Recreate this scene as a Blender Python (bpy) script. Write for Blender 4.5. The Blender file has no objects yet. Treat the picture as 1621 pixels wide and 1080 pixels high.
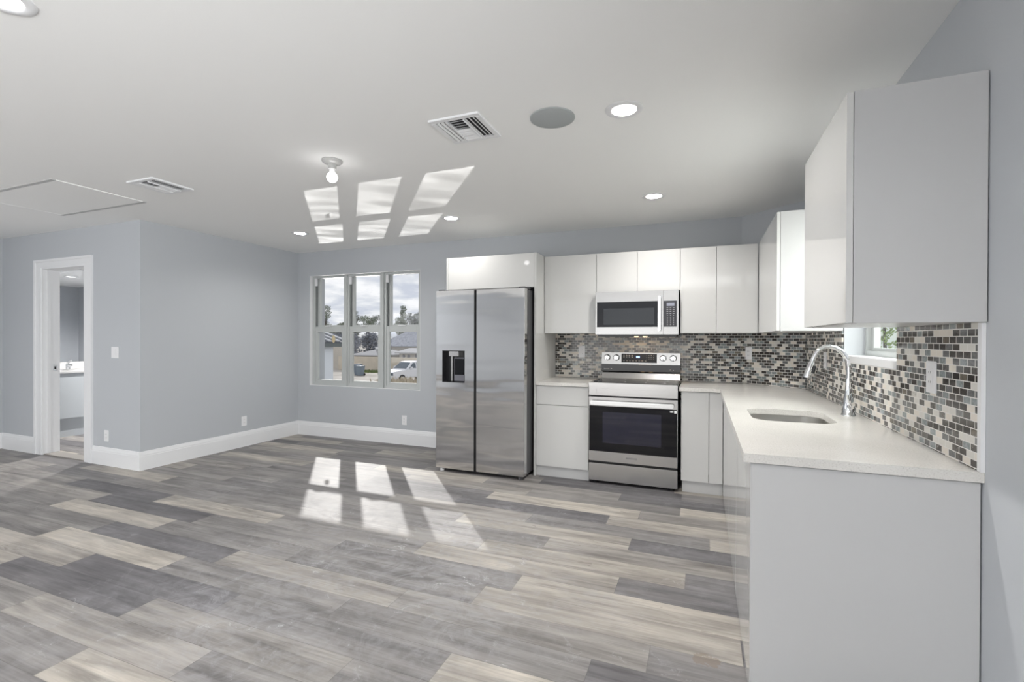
import bpy, bmesh, math, random
from mathutils import Vector, Matrix
random.seed(7)
S = bpy.context.scene
COL = S.collection
PI = math.pi

# ------------------------------------------------------------------ camera
HC = 2.472                       # ceiling height
cam = bpy.data.cameras.new('camera')
cam.sensor_width = 36.0
cam.sensor_fit = 'HORIZONTAL'
cam.lens = 755.63 / 1621.0 * 36.0
cam.clip_start = 0.02
cam.clip_end = 600
camo = bpy.data.objects.new('camera', cam)
COL.objects.link(camo)
camo.matrix_world = (Matrix.Translation((0, 0, 1.310)) @ Matrix.Rotation(0.3791, 4, 'Z')
                     @ Matrix.Rotation(PI / 2 - 0.0044, 4, 'X') @ Matrix.Rotation(0.0032, 4, 'Z'))
S.camera = camo

# ------------------------------------------------------------------ view
S.view_settings.view_transform = 'Standard'
S.view_settings.look = 'None'
S.view_settings.gamma = 1.0
S.view_settings.use_curve_mapping = False
S.view_settings.exposure = 0.33
S.cycles.max_bounces = 10
S.cycles.diffuse_bounces = 8
S.cycles.glossy_bounces = 5
S.cycles.transparent_max_bounces = 12
S.cycles.sample_clamp_indirect = 6.0
S.cycles.use_denoising = True

# ------------------------------------------------------------------ node helpers
def pieces(name, boxes, mat, parent, org=None):
    for b_ in boxes:
        MB().box(*b_).build(name, mat, parent, org=org)
class NT:
    def __init__(s, tree):
        s.t = tree; s.n = tree.nodes; s.l = tree.links
    def new(s, kind, **kw):
        nd = s.n.new(kind)
        for k, v in kw.items():
            setattr(nd, k, v)
        return nd
    def put(s, sock, v):
        if hasattr(v, 'is_linked') or isinstance(v, bpy.types.NodeSocket):
            s.l.new(v, sock)
        else:
            sock.default_value = v
    def math(s, op, a, b=0.0, c=0.0):
        nd = s.new('ShaderNodeMath', operation=op)
        s.put(nd.inputs[0], a); s.put(nd.inputs[1], b); s.put(nd.inputs[2], c)
        return nd.outputs[0]
    def vec(s, x, y, z=0.0):
        nd = s.new('ShaderNodeCombineXYZ')
        s.put(nd.inputs[0], x); s.put(nd.inputs[1], y); s.put(nd.inputs[2], z)
        return nd.outputs[0]
    def noise(s, v, scale, detail=4.0, rough=0.55, dist=0.0):
        nd = s.new('ShaderNodeTexNoise')
        s.put(nd.inputs['Vector'], v)
        nd.inputs['Scale'].default_value = scale
        nd.inputs['Detail'].default_value = detail
        nd.inputs['Roughness'].default_value = rough
        nd.inputs['Distortion'].default_value = dist
        return nd.outputs[0]
    def ramp(s, f, stops, interp='LINEAR'):
        nd = s.new('ShaderNodeValToRGB')
        cr = nd.color_ramp; cr.interpolation = interp
        while len(cr.elements) < len(stops):
            cr.elements.new(0.5)
        for e, (p, c) in zip(cr.elements, stops):
            e.position = p
            e.color = (*c, 1.0) if len(c) == 3 else c
        s.l.new(f, nd.inputs[0])
        return nd.outputs[0]
    def mix(s, f, a, b, blend='MIX'):
        nd = s.new('ShaderNodeMix', data_type='RGBA', blend_type=blend)
        s.put(nd.inputs[0], f)
        for i, v in ((6, a), (7, b)):
            if isinstance(v, tuple):
                v = (*v, 1.0) if len(v) == 3 else v
            s.put(nd.inputs[i], v)
        return nd.outputs[2]

def base_mat(name):
    m = bpy.data.materials.new(name)
    m.use_nodes = True
    nt = NT(m.node_tree)
    b = m.node_tree.nodes['Principled BSDF']
    return m, nt, b

def pm(name, col, rough=0.5, metal=0.0, spec=0.5, noise=0.0, nscale=8.0, bump=0.0, bscale=60.0, emit=None, estr=0.0, coat=0.0):
    m, nt, b = base_mat(name)
    b.inputs['Base Color'].default_value = (*col, 1)
    b.inputs['Roughness'].default_value = rough
    b.inputs['Metallic'].default_value = metal
    b.inputs['Specular IOR Level'].default_value = spec
    b.inputs['Coat Weight'].default_value = coat
    tc = nt.new('ShaderNodeTexCoord').outputs['Object']
    if noise > 0:
        f = nt.noise(tc, nscale)
        lo = tuple(c * (1 - noise) for c in col); hi = tuple(min(1, c * (1 + noise)) for c in col)
        nt.l.new(nt.ramp(f, [(0.3, lo), (0.7, hi)]), b.inputs['Base Color'])
    if bump > 0:
        bn = nt.new('ShaderNodeBump')
        bn.inputs['Strength'].default_value = bump
        bn.inputs['Distance'].default_value = 0.002
        nt.l.new(nt.noise(tc, bscale), bn.inputs['Height'])
        nt.l.new(bn.outputs[0], b.inputs['Normal'])
    if emit:
        b.inputs['Emission Color'].default_value = (*emit, 1)
        b.inputs['Emission Strength'].default_value = estr
    return m

# ------------------------------------------------------------------ world: cloudy bright sky
w = bpy.data.worlds.new('sky')
S.world = w
w.use_nodes = True
nt = NT(w.node_tree)
tc = nt.new('ShaderNodeTexCoord').outputs['Generated']
sep = nt.new('ShaderNodeSeparateXYZ'); nt.l.new(tc, sep.inputs[0])
zz = nt.math('ADD', nt.math('MAXIMUM', sep.outputs[2], 0.0), 0.16)
cv = nt.vec(nt.math('DIVIDE', sep.outputs[0], zz), nt.math('DIVIDE', sep.outputs[1], zz))
cl = nt.noise(cv, 2.6, 6.0, 0.55, 0.3)
skyc = nt.ramp(cl, [(0.36, (0.58, 0.62, 0.71)), (0.48, (0.72, 0.75, 0.80)), (0.60, (0.93, 0.94, 0.96))])
gcol = nt.ramp(nt.math('ADD', nt.math('MULTIPLY', sep.outputs[2], 8.0), 0.5), [(0.4, (0.42, 0.40, 0.37)), (0.6, (1, 1, 1))])
bg = w.node_tree.nodes['Background']
nt.l.new(nt.mix(1.0, skyc, gcol, 'MULTIPLY'), bg.inputs[0])
bg.inputs[1].default_value = 0.84

# ------------------------------------------------------------------ sun, daylight and added fill lamps
SUN_DIR = Vector((1.09, -1.266, -1.0))
def lamp(name, kind, loc, direction, energy, color=(1, 1, 1), parent=None, **kw):
    ld = bpy.data.lights.new(name, kind)
    ld.energy = energy; ld.color = color
    for k, v in kw.items():
        setattr(ld, k, v)
    o = bpy.data.objects.new(name, ld)
    COL.objects.link(o)
    o.location = loc
    if direction is not None:
        o.rotation_euler = Vector(direction).to_track_quat('-Z', 'Y').to_euler()
    return o
lamp('sun', 'SUN', (-30, 40, 30), SUN_DIR, 1.75, (1.0, 0.98, 0.95), angle=math.radians(0.7))
# sun glinting up off the wet yard below the window; the rippled water breaks it into bands
GLINT = Vector((1.09, -1.27, 1.0))
gl = lamp('yard_glint', 'AREA', Vector((-4.06, 5.06, 1.45)) - GLINT * 3.1, GLINT, 14.5, (1.0, 0.985, 0.96),
          shape='RECTANGLE', size=3.2, size_y=2.6, spread=math.radians(0.3))
gl.data.use_nodes = True
gn = NT(gl.data.node_tree)
ge = [n for n in gn.n if n.type == 'EMISSION'][0]
gp = gn.new('ShaderNodeNewGeometry').outputs['Parametric']
gsep = gn.new('ShaderNodeSeparateXYZ'); gn.l.new(gp, gsep.inputs[0])
gv = gn.vec(gn.math('MULTIPLY', gsep.outputs[0], 3.2), gn.math('MULTIPLY', gsep.outputs[1], 15.0))
gn.l.new(gn.math('ADD', 0.25, gn.math('MULTIPLY', gn.math('POWER', gn.noise(gv, 1.3, 2.0, 0.5, 0.8), 3.0), 6.0)), ge.inputs['Strength'])
# added fill lamps at unseen openings behind the camera; daylight at the sink window
lamp('rear_fill', 'AREA', (-2.05, -3.35, 1.25), (0, 1, 0.0), 19.0, (0.95, 0.98, 1.0), shape='RECTANGLE', size=3.5, size_y=2.2)
lamp('rear_up_fill', 'AREA', (-2.05, -3.28, 0.75), (0, 1, 0.75), 22.0, (1.0, 0.985, 0.965), shape='RECTANGLE', size=3.5, size_y=1.2)  # added upward fill to lift the ceiling
lamp('left_fill', 'AREA', (-7.75, -1.6, 1.35), (1, 0.1, 0.45), 56.0, (0.97, 0.98, 1.0), shape='RECTANGLE', size=2.4, size_y=1.5)
lamp('sink_daylight', 'AREA', (1.16, 3.05, 1.86), (-1, 0.35, -0.75), 15.0, (0.96, 1.0, 0.95), shape='RECTANGLE', size=0.85, size_y=0.5)
lamp('right_fill', 'AREA', (0.93, -1.25, 1.5), (-1, 0.2, 0.4), 118.0, (0.97, 0.985, 1.0), shape='RECTANGLE', size=2.0, size_y=1.2, spread=math.radians(124))  # added fill at an unseen opening, brightens the nook wall

# ------------------------------------------------------------------ mesh helpers
class MB:
    def __init__(s):
        s.v = []; s.f = []; s.mi = []
        s.cur = 0
    def add(s, vs, fs):
        o = len(s.v)
        s.v += [tuple(v) for v in vs]
        s.f += [tuple(i + o for i in f) for f in fs]
        s.mi += [s.cur] * len(fs)
        return s
    def box(s, x0, x1, y0, y1, z0, z1):
        vs = [(x, y, z) for z in (z0, z1) for y in (y0, y1) for x in (x0, x1)]
        return s.add(vs, [(0, 2, 3, 1), (4, 5, 7, 6), (0, 1, 5, 4), (2, 6, 7, 3), (0, 4, 6, 2), (1, 3, 7, 5)])
    def prism(s, poly, axis, a, b):
        n = len(poly)
        def pt(p, t):
            return {'z': (p[0], p[1], t), 'y': (p[0], t, p[1]), 'x': (t, p[0], p[1])}[axis]
        vs = [pt(p, a) for p in poly] + [pt(p, b) for p in poly]
        fs = [tuple(range(n))[::-1], tuple(range(n, 2 * n))]
        fs += [(i, (i + 1) % n, n + (i + 1) % n, n + i) for i in range(n)]
        return s.add(vs, fs)
    def lathe(s, prof, c=(0, 0, 0), seg=32, axis='z', cap=True):
        vs = []; fs = []
        c = Vector(c)
        for r, h in prof:
            for k in range(seg):
                t = 2 * PI * k / seg
                p = {'z': (r * math.cos(t), r * math.sin(t), h), 'y': (r * math.cos(t), h, r * math.sin(t)), 'x': (h, r * math.cos(t), r * math.sin(t))}[axis]
                vs.append(tuple(c + Vector(p)))
        for i in range(len(prof) - 1):
            for k in range(seg):
                a = i * seg + k; b = i * seg + (k + 1) % seg
                fs.append((a, b, b + seg, a + seg))
        if cap:
            fs.append(tuple(range(seg))[::-1])
            fs.append(tuple(range((len(prof) - 1) * seg, len(prof) * seg)))
        return s.add(vs, fs)
    def tube(s, pts, rad, seg=14):
        pts = [Vector(p) for p in pts]
        n = len(pts)
        rs = rad if isinstance(rad, (list, tuple)) else [rad] * n
        vs = []; fs = []; up = None
        for i, p in enumerate(pts):
            d = (pts[min(i + 1, n - 1)] - pts[max(i - 1, 0)]).normalized()
            if up is None:
                up = d.orthogonal().normalized()
            up = (up - d * up.dot(d)).normalized()
            sd = d.cross(up)
            for k in range(seg):
                t = 2 * PI * k / seg
                vs.append(tuple(p + (up * math.cos(t) + sd * math.sin(t)) * rs[i]))
        for i in range(n - 1):
            for k in range(seg):
                a = i * seg + k; b = i * seg + (k + 1) % seg
                fs.append((a, b, b + seg, a + seg))
        fs.append(tuple(range(seg))[::-1]); fs.append(tuple(range((n - 1) * seg, n * seg)))
        return s.add(vs, fs)
    def frame(s, x0, x1, z0, z1, wl, wr, wb, wt, y0, y1):
        s.box(x0, x0 + wl, y0, y1, z0, z1); s.box(x1 - wr, x1, y0, y1, z0, z1)
        s.box(x0 + wl, x1 - wr, y0, y1, z0, z0 + wb); s.box(x0 + wl, x1 - wr, y0, y1, z1 - wt, z1)
        return s
    def build(s, name, mat, parent=None, org=None, bevel=0.0, smooth=False, rot=None):
        if org is None:
            org = Vector((0, 0, 0)); p = parent
            while p is not None:
                org = org + p.location; p = p.parent
        org = Vector(org)
        me = bpy.data.meshes.new(name)
        me.from_pydata([tuple(Vector(v) - org) for v in s.v], [], s.f)
        mats = mat if isinstance(mat, (list, tuple)) else [mat]
        for m in mats:
            me.materials.append(m)
        bm = bmesh.new(); bm.from_mesh(me)
        for f, mi in zip(bm.faces, s.mi):
            f.material_index = mi
        bmesh.ops.recalc_face_normals(bm, faces=bm.faces)
        if bevel > 0:
            es = [e for e in bm.edges if len(e.link_faces) == 2 and e.calc_face_angle(0) > 0.6]
            bmesh.ops.bevel(bm, geom=es, offset=bevel, segments=2, affect='EDGES', clamp_overlap=True)
        bm.to_mesh(me); bm.free()
        if smooth:
            me.shade_smooth()
            me.set_sharp_from_angle(angle=math.radians(40))
        o = bpy.data.objects.new(name, me)
        COL.objects.link(o)
        if parent is not None:
            o.parent = parent
        else:
            o.location = org
        return o

def empty(name, loc, label=None, cat=None, group=None, kind=None):
    o = bpy.data.objects.new(name, None)
    o.empty_display_size = 0.1
    COL.objects.link(o)
    o.location = loc
    return tag(o, label, cat, group, kind)
def tag(o, label=None, cat=None, group=None, kind=None):
    if label: o['label'] = label
    if cat: o['category'] = cat
    if group: o['group'] = group
    if kind: o['kind'] = kind
    return o
def struct(o):
    o['kind'] = 'structure'
    return o
def copy_tree(o, parent=None):
    c = o.copy(); COL.objects.link(c)
    c.parent = parent
    for ch in list(o.children):
        copy_tree(ch, c)
    return c

def text_mesh(name, body, size, mat, parent, loc, rot, depth=0.0006):
    cu = bpy.data.curves.new(name, 'FONT')
    cu.body = body; cu.size = size; cu.extrude = depth
    cu.align_x = 'CENTER'; cu.align_y = 'CENTER'
    tmp = bpy.data.objects.new(name + '_tmp', cu)
    COL.objects.link(tmp)
    dg = bpy.context.evaluated_depsgraph_get()
    me = bpy.data.meshes.new_from_object(tmp.evaluated_get(dg))
    bpy.data.objects.remove(tmp)
    bpy.data.curves.remove(cu)
    me.transform(Matrix.Translation(Vector(loc)) @ rot)
    org = Vector((0, 0, 0)); p = parent
    while p is not None:
        org = org + p.location; p = p.parent
    me.transform(Matrix.Translation(-org))
    me.materials.clear(); me.materials.append(mat)
    o = bpy.data.objects.new(name, me)
    COL.objects.link(o); o.parent = parent
    return o
FACE_Y = Matrix.Rotation(PI / 2, 4, 'X')       # text facing -Y

# ------------------------------------------------------------------ materials
WALL = pm('wall_paint', (0.495, 0.515, 0.54), 0.55, spec=0.3, bump=0.08, bscale=220)
CEIL = pm('ceiling_paint', (0.89, 0.89, 0.88), 0.8, spec=0.2, bump=0.06, bscale=180)
TRIM = pm('trim_paint', (0.80, 0.805, 0.815), 0.35, spec=0.4)
GLOSS = pm('white_gloss', (0.64, 0.64, 0.63), 0.045, spec=0.5)
SATIN = pm('white_satin', (0.56, 0.56, 0.56), 0.28, spec=0.45)
CARC = pm('white_carcass', (0.70, 0.70, 0.69), 0.45)
VINYL = pm('window_vinyl', (0.49, 0.51, 0.505), 0.4)
DARK = pm('dark_gap', (0.015, 0.015, 0.016), 0.6)
BLACK = pm('black_plastic', (0.012, 0.012, 0.014), 0.25)
BGLASS = pm('black_glass', (0.004, 0.004, 0.006), 0.04, spec=0.32)
CHROME = pm('chrome', (0.80, 0.81, 0.82), 0.08, 1.0)
WPLAST = pm('white_plastic', (0.82, 0.82, 0.83), 0.3)
CASE = pm('grey_case', (0.085, 0.085, 0.09), 0.45)

def steel(name, col, rough, wav=0.0):
    m, nt, b = base_mat(name)
    tc = nt.new('ShaderNodeTexCoord').outputs['Object']
    mp = nt.new('ShaderNodeMapping'); nt.l.new(tc, mp.inputs[0])
    mp.inputs['Scale'].default_value = (3, 3, 260)
    f = nt.noise(mp.outputs[0], 3.0, 3.0)
    nt.l.new(nt.ramp(f, [(0.3, tuple(c * 0.97 for c in col)), (0.7, col)]), b.inputs['Base Color'])
    b.inputs['Metallic'].default_value = 1.0
    b.inputs['Roughness'].default_value = rough
    if wav > 0:
        mp2 = nt.new('ShaderNodeMapping'); nt.l.new(tc, mp2.inputs[0])
        mp2.inputs['Scale'].default_value = (0.6, 1, 3.2)
        bn = nt.new('ShaderNodeBump')
        bn.inputs['Strength'].default_value = 1.0
        bn.inputs['Distance'].default_value = wav
        nt.l.new(nt.noise(mp2.outputs[0], 2.2, 1.0), bn.inputs['Height'])
        nt.l.new(bn.outputs[0], b.inputs['Normal'])
    return m
STEEL = steel('stainless_steel', (0.49, 0.48, 0.47), 0.24)
FSTEEL = steel('fridge_steel', (0.64, 0.635, 0.63), 0.085, 0.005)
SINKM = steel('sink_steel', (0.60, 0.59, 0.57), 0.3)

def glass_mat(name, tint=(1, 1, 1), gloss=0.06):
    m = bpy.data.materials.new(name); m.use_nodes = True
    nt = NT(m.node_tree)
    out = m.node_tree.nodes['Material Output']
    m.node_tree.nodes.remove(m.node_tree.nodes['Principled BSDF'])
    t = nt.new('ShaderNodeBsdfTransparent'); t.inputs[0].default_value = (*tint, 1)
    g = nt.new('ShaderNodeBsdfGlossy'); g.inputs['Roughness'].default_value = 0.02
    fr = nt.new('ShaderNodeFresnel'); fr.inputs[0].default_value = 1.3
    mx = nt.new('ShaderNodeMixShader')
    ge_ = nt.new('ShaderNodeNewGeometry')
    nt.l.new(nt.math('MULTIPLY', fr.outputs[0], nt.math('SUBTRACT', 1.0, ge_.outputs['Backfacing'])), mx.inputs[0]); nt.l.new(t.outputs[0], mx.inputs[1]); nt.l.new(g.outputs[0], mx.inputs[2])
    nt.l.new(mx.outputs[0], out.inputs[0])
    return m
PANE = glass_mat('clear_pane')

def emis(name, col, s):
    m = bpy.data.materials.new(name); m.use_nodes = True
    nt = NT(m.node_tree)
    m.node_tree.nodes.remove(m.node_tree.nodes['Principled BSDF'])
    e = nt.new('ShaderNodeEmission'); e.inputs[0].default_value = (*col, 1); e.inputs[1].default_value = s
    nt.l.new(e.outputs[0], m.node_tree.nodes['Material Output'].inputs[0])
    return m
LENS = emis('lamp_lens', (1.0, 0.97, 0.96), 4.0)
BULB = emis('lit_bulb', (1.0, 0.98, 0.97), 9.0)
WARM = emis('warm_lens', (1.0, 0.72, 0.42), 25.0)
BLUE = emis('blue_display', (0.35, 0.5, 1.0), 2.0)
LCD = emis('grey_display', (0.62, 0.64, 0.74), 0.55)

# floor: luxury vinyl planks along X, 0.181 x 1.22
def floor_mat():
    m, nt, b = base_mat('vinyl_planks')
    tc = nt.new('ShaderNodeTexCoord').outputs['Object']
    sp = nt.new('ShaderNodeSeparateXYZ'); nt.l.new(tc, sp.inputs[0])
    X, Y = sp.outputs[0], sp.outputs[1]
    at = nt.new('ShaderNodeAttribute', attribute_name='plank_shade'); rnd = at.outputs['Fac']
    as_ = nt.new('ShaderNodeAttribute', attribute_name='plank_seed'); seed = as_.outputs['Fac']
    uvn = nt.new('ShaderNodeUVMap', uv_map='plank_uv')
    usp = nt.new('ShaderNodeSeparateXYZ'); nt.l.new(uvn.outputs[0], usp.inputs[0])
    fu, fv = usp.outputs[0], usp.outputs[1]
    tone = nt.ramp(rnd, [(0.0, (0.128, 0.123, 0.132)), (0.22, (0.170, 0.164, 0.169)), (0.5, (0.262, 0.249, 0.240)), (0.75, (0.385, 0.357, 0.322)), (1.0, (0.50, 0.463, 0.410))])
    off = nt.math('MULTIPLY', seed, 57.0)
    # long streaks and cloudy patches inside each plank
    g1 = nt.noise(nt.vec(nt.math('ADD', nt.math('MULTIPLY', X, 1.1), off), nt.math('MULTIPLY', Y, 13.0), off), 1.0, 6.0, 0.62, 0.6)
    g2 = nt.noise(nt.vec(nt.math('ADD', nt.math('MULTIPLY', X, 3.0), off), nt.math('MULTIPLY', Y, 110.0), off), 1.0, 3.0, 0.6)
    g3 = nt.noise(nt.vec(nt.math('ADD', nt.math('MULTIPLY', X, 2.2), off), nt.math('MULTIPLY', Y, 6.0), off), 1.0, 3.0, 0.5, 1.0)
    c = nt.mix(1.0, tone, nt.ramp(g1, [(0.30, (0.52, 0.515, 0.525)), (0.5, (0.98, 0.98, 0.98)), (0.70, (1.30, 1.29, 1.27))]), 'MULTIPLY')
    c = nt.mix(0.85, c, nt.ramp(g2, [(0.3, (0.82, 0.82, 0.82)), (0.7, (1.12, 1.12, 1.12))]), 'MULTIPLY')
    c = nt.mix(0.8, c, nt.ramp(g3, [(0.3, (0.72, 0.71, 0.71)), (0.6, (1.1, 1.1, 1.1))]), 'MULTIPLY')
    # knots
    kn = nt.noise(nt.vec(nt.math('ADD', nt.math('MULTIPLY', X, 5.0), off), nt.math('MULTIPLY', Y, 17.0), off), 1.0, 2.0, 0.5, 1.5)
    c = nt.mix(nt.math('MULTIPLY', nt.math('GREATER_THAN', kn, 0.715), 0.38), c, (0.13, 0.11, 0.095))
    # dust film and scuffs left by the builders
    d1 = nt.noise(tc, 1.15, 5.0, 0.6)
    d2 = nt.noise(tc, 7.0, 6.0, 0.7, 2.5)
    rx = nt.math('ADD', X, 1.75); ry = nt.math('ADD', Y, -2.35)
    rr = nt.math('ADD', nt.math('MULTIPLY', rx, rx), nt.math('MULTIPLY', ry, ry))
    walk = nt.math('SUBTRACT', 1.0, nt.math('MINIMUM', nt.math('MULTIPLY', nt.math('SQRT', rr), 0.62), 1.0))
    dust0 = nt.math('MULTIPLY', nt.ramp(d1, [(0.42, (0, 0, 0)), (0.68, (1, 1, 1))]), nt.ramp(d2, [(0.45, (0.25, 0.25, 0.25)), (0.66, (1, 1, 1))]))
    dust = nt.math('MINIMUM', nt.math('ADD', dust0, nt.math('MULTIPLY', walk, nt.ramp(d2, [(0.42, (0.15, 0.15, 0.15)), (0.62, (1, 1, 1))]))), 1.0)
    c = nt.mix(nt.math('MULTIPLY', dust, 0.42), c, (0.40, 0.40, 0.42))
    vor = nt.new('ShaderNodeTexVoronoi', feature='DISTANCE_TO_EDGE')
    nt.l.new(nt.vec(nt.math('ADD', X, nt.math('MULTIPLY', d2, 0.6)), nt.math('ADD', Y, nt.math('MULTIPLY', d1, 0.6))), vor.inputs['Vector'])
    vor.inputs['Scale'].default_value = 2.2
    scr = nt.math('MULTIPLY', nt.math('LESS_THAN', vor.outputs[0], 0.004), nt.math('GREATER_THAN', d2, 0.56))
    c = nt.mix(nt.math('MULTIPLY', scr, nt.math('ADD', 0.2, nt.math('MULTIPLY', walk, 0.6))), c, (0.62, 0.62, 0.63))
    st_x = nt.math('MULTIPLY', nt.math('ADD', X, -0.02), 7.0); st_y = nt.math('MULTIPLY', nt.math('ADD', Y, -2.10), 9.0)
    st = nt.math('SUBTRACT', 1.0, nt.math('MINIMUM', nt.math('SQRT', nt.math('ADD', nt.math('MULTIPLY', st_x, st_x), nt.math('MULTIPLY', st_y, st_y))), 1.0))
    c = nt.mix(nt.math('MULTIPLY', nt.math('GREATER_THAN', nt.math('MULTIPLY', st, nt.noise(tc, 26.0, 4.0, 0.7)), 0.33), 0.5), c, (0.22, 0.17, 0.13))
    # joints
    e = nt.math('MAXIMUM', nt.math('LESS_THAN', fv, 0.012), nt.math('LESS_THAN', fu, 0.0017))
    c = nt.mix(nt.math('MULTIPLY', e, 0.45), c, (0.07, 0.065, 0.06))
    nt.l.new(c, b.inputs['Base Color'])
    nt.l.new(nt.math('ADD', nt.math('MULTIPLY', dust, 0.16), nt.math('ADD', nt.math('MULTIPLY', g1, 0.12), 0.40)), b.inputs['Roughness'])
    b.inputs['Specular IOR Level'].default_value = 0.28
    bn = nt.new('ShaderNodeBump'); bn.inputs['Strength'].default_value = 0.12; bn.inputs['Distance'].default_value = 0.001
    nt.l.new(nt.math('SUBTRACT', g2, nt.math('MULTIPLY', e, 1.0)), bn.inputs['Height'])
    nt.l.new(bn.outputs[0], b.inputs['Normal'])
    return m
FLOOR = floor_mat()

# mosaic: 24.5 mm rows of 49 mm glass and stone chips, local X along the wall, local Z up
def mosaic_mat():
    m, nt, b = base_mat('glass_mosaic')
    tc = nt.new('ShaderNodeTexCoord').outputs['Object']
    sp = nt.new('ShaderNodeSeparateXYZ'); nt.l.new(tc, sp.inputs[0])
    X, Z = sp.outputs[0], sp.outputs[2]
    v = nt.math('DIVIDE', Z, 0.0245)
    row = nt.math('FLOOR', v)
    sh = nt.math('MULTIPLY', nt.math('FLOORED_MODULO', row, 2.0), 0.5)
    u = nt.math('ADD', nt.math('DIVIDE', nt.math('ADD', X, 20.0), 0.049), sh)
    cid = nt.math('FLOOR', u)
    wn = nt.new('ShaderNodeTexWhiteNoise', noise_dimensions='2D')
    nt.l.new(nt.vec(row, cid), wn.inputs['Vector'])
    rnd = wn.outputs[0]
    wn2 = nt.new('ShaderNodeTexWhiteNoise', noise_dimensions='2D')
    nt.l.new(nt.vec(cid, row), wn2.inputs['Vector'])
    stone = nt.math('LESS_THAN', rnd, 0.27)
    tile = nt.ramp(rnd, [(0.0, (0.72, 0.67, 0.60)), (0.14, (0.66, 0.64, 0.595)), (0.27, (0.042, 0.036, 0.032)), (0.47, (0.075, 0.068, 0.062)), (0.63, (0.15, 0.155, 0.155)), (0.75, (0.26, 0.29, 0.295)), (0.90, (0.12, 0.12, 0.118)), (0.95, (0.16, 0.14, 0.11))], 'CONSTANT')
    sw = nt.noise(nt.vec(nt.math('ADD', X, nt.math('MULTIPLY', rnd, 31.0)), nt.math('MULTIPLY', Z, 1.0), rnd), 42.0, 3.0, 0.6, 1.8)
    sf = nt.ramp(sw, [(0.35, (0.72, 0.72, 0.72)), (0.55, (1.0, 1.0, 1.0)), (0.72, (1.3, 1.28, 1.26))])
    tile2 = nt.mix(1.0, tile, sf, 'MULTIPLY')
    tile = nt.mix(stone, tile2, tile)
    fv = nt.math('FRACT', v); fu = nt.math('FRACT', u)
    gv = nt.math('LESS_THAN', nt.math('ABSOLUTE', nt.math('SUBTRACT', fv, 0.5)), 0.437)
    gu = nt.math('LESS_THAN', nt.math('ABSOLUTE', nt.math('SUBTRACT', fu, 0.5)), 0.466)
    intile = nt.math('MULTIPLY', gv, gu)
    nt.l.new(nt.mix(intile, (0.76, 0.74, 0.71), tile), b.inputs['Base Color'])
    gl = nt.math('MULTIPLY', intile, nt.math('SUBTRACT', 1.0, stone))
    nt.l.new(nt.math('SUBTRACT', 0.55, nt.math('MULTIPLY', gl, 0.45)), b.inputs['Roughness'])
    bn = nt.new('ShaderNodeBump'); bn.inputs['Strength'].default_value = 0.6; bn.inputs['Distance'].default_value = 0.0015
    nt.l.new(nt.math('ADD', intile, nt.math('MULTIPLY', wn2.outputs[0], 0.25)), bn.inputs['Height'])
    nt.l.new(bn.outputs[0], b.inputs['Normal'])
    return m
MOSAIC = mosaic_mat()

def quartz_mat():
    m, nt, b = base_mat('pale_quartz')
    tc = nt.new('ShaderNodeTexCoord').outputs['Object']
    f = nt.noise(tc, 190.0, 2.0, 0.5)
    g = nt.noise(tc, 3.0, 4.0, 0.6)
    c = nt.ramp(f, [(0.33, (0.60, 0.58, 0.55)), (0.42, (0.70, 0.685, 0.655)), (0.62, (0.72, 0.705, 0.675)), (0.72, (0.80, 0.79, 0.76))])
    c = nt.mix(0.5, c, nt.ramp(g, [(0.35, (0.92, 0.91, 0.90)), (0.65, (1.05, 1.05, 1.05))]), 'MULTIPLY')
    nt.l.new(c, b.inputs['Base Color'])
    b.inputs['Roughness'].default_value = 0.2
    b.inputs['Specular IOR Level'].default_value = 0.35
    return m
QUARTZ = quartz_mat()

# ------------------------------------------------------------------ room shell
XL, D, XR = -5.138, 4.988, 0.812        # nook left wall, back wall, right wall
YJ = 3.010                              # bathroom wall
XW = -7.675                             # far left wall
YR = -3.30                              # wall behind the camera
P1 = (0.344, D); P2 = (XR, 4.582)       # angled corner wall
WX0, WX1, WZ0, WZ1 = -4.937, -3.190, 0.675, 2.151   # triple window opening
RY0, RY1, RZ0, RZ1 = 2.607, 3.486, 1.177, 2.10      # window over the sink
DX0, DX1, DZ = -6.84, -6.03, 2.085                  # bathroom doorway

PLANK_JOINT = {-3: -2.40, -2: -1.90, -1: -2.54, 0: -2.185, 1: -2.855, 2: -2.64, 3: -3.50, 4: -3.36, 5: -4.077, 6: -0.08, 7: -0.926, 8: -0.424, 9: 0.05, 10: -0.63, 11: -0.43, 12: -0.15}
PLANK_SHADE = {-3: {-1: .45, 0: .85}, -2: {-1: .62, 0: .5}, -1: {-2: .78, -1: .13, 0: .6, 1: .42}, 0: {-2: .72, -1: .1, 0: .38, 1: .85},
               1: {-2: .45, -1: .92, 0: .45, 1: .42}, 2: {-3: .5, -2: .42, -1: .08, 0: .68, 1: .55}, 3: {-2: .5, -1: .88, 0: .42, 1: .45, 2: .78},
               4: {-3: .55, -2: .6, -1: .1, 0: .45, 1: .38, 2: .84}, 5: {-2: .55, -1: .1, 0: .85, 1: .5, 2: .8, 3: .22},
               6: {-6: .55, -5: .35, -4: .45, -3: .5, -2: .55, -1: .76, 0: .22}, 7: {-5: .3, -4: .8, -3: .42, -2: .4, -1: .45, 0: .62},
               8: {-4: .5, -3: .35, -2: .45, -1: .74, 0: .1}, 9: {-4: .5, -3: .35, -2: .6, -1: .4, 0: .86}, 10: {-4: .6, -3: .45, -2: .3, -1: .08, 0: .8},
               11: {-3: .4, -2: .25, -1: .85, 0: .55}, 12: {-2: .6, -1: .45, 0: .85}}
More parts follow.
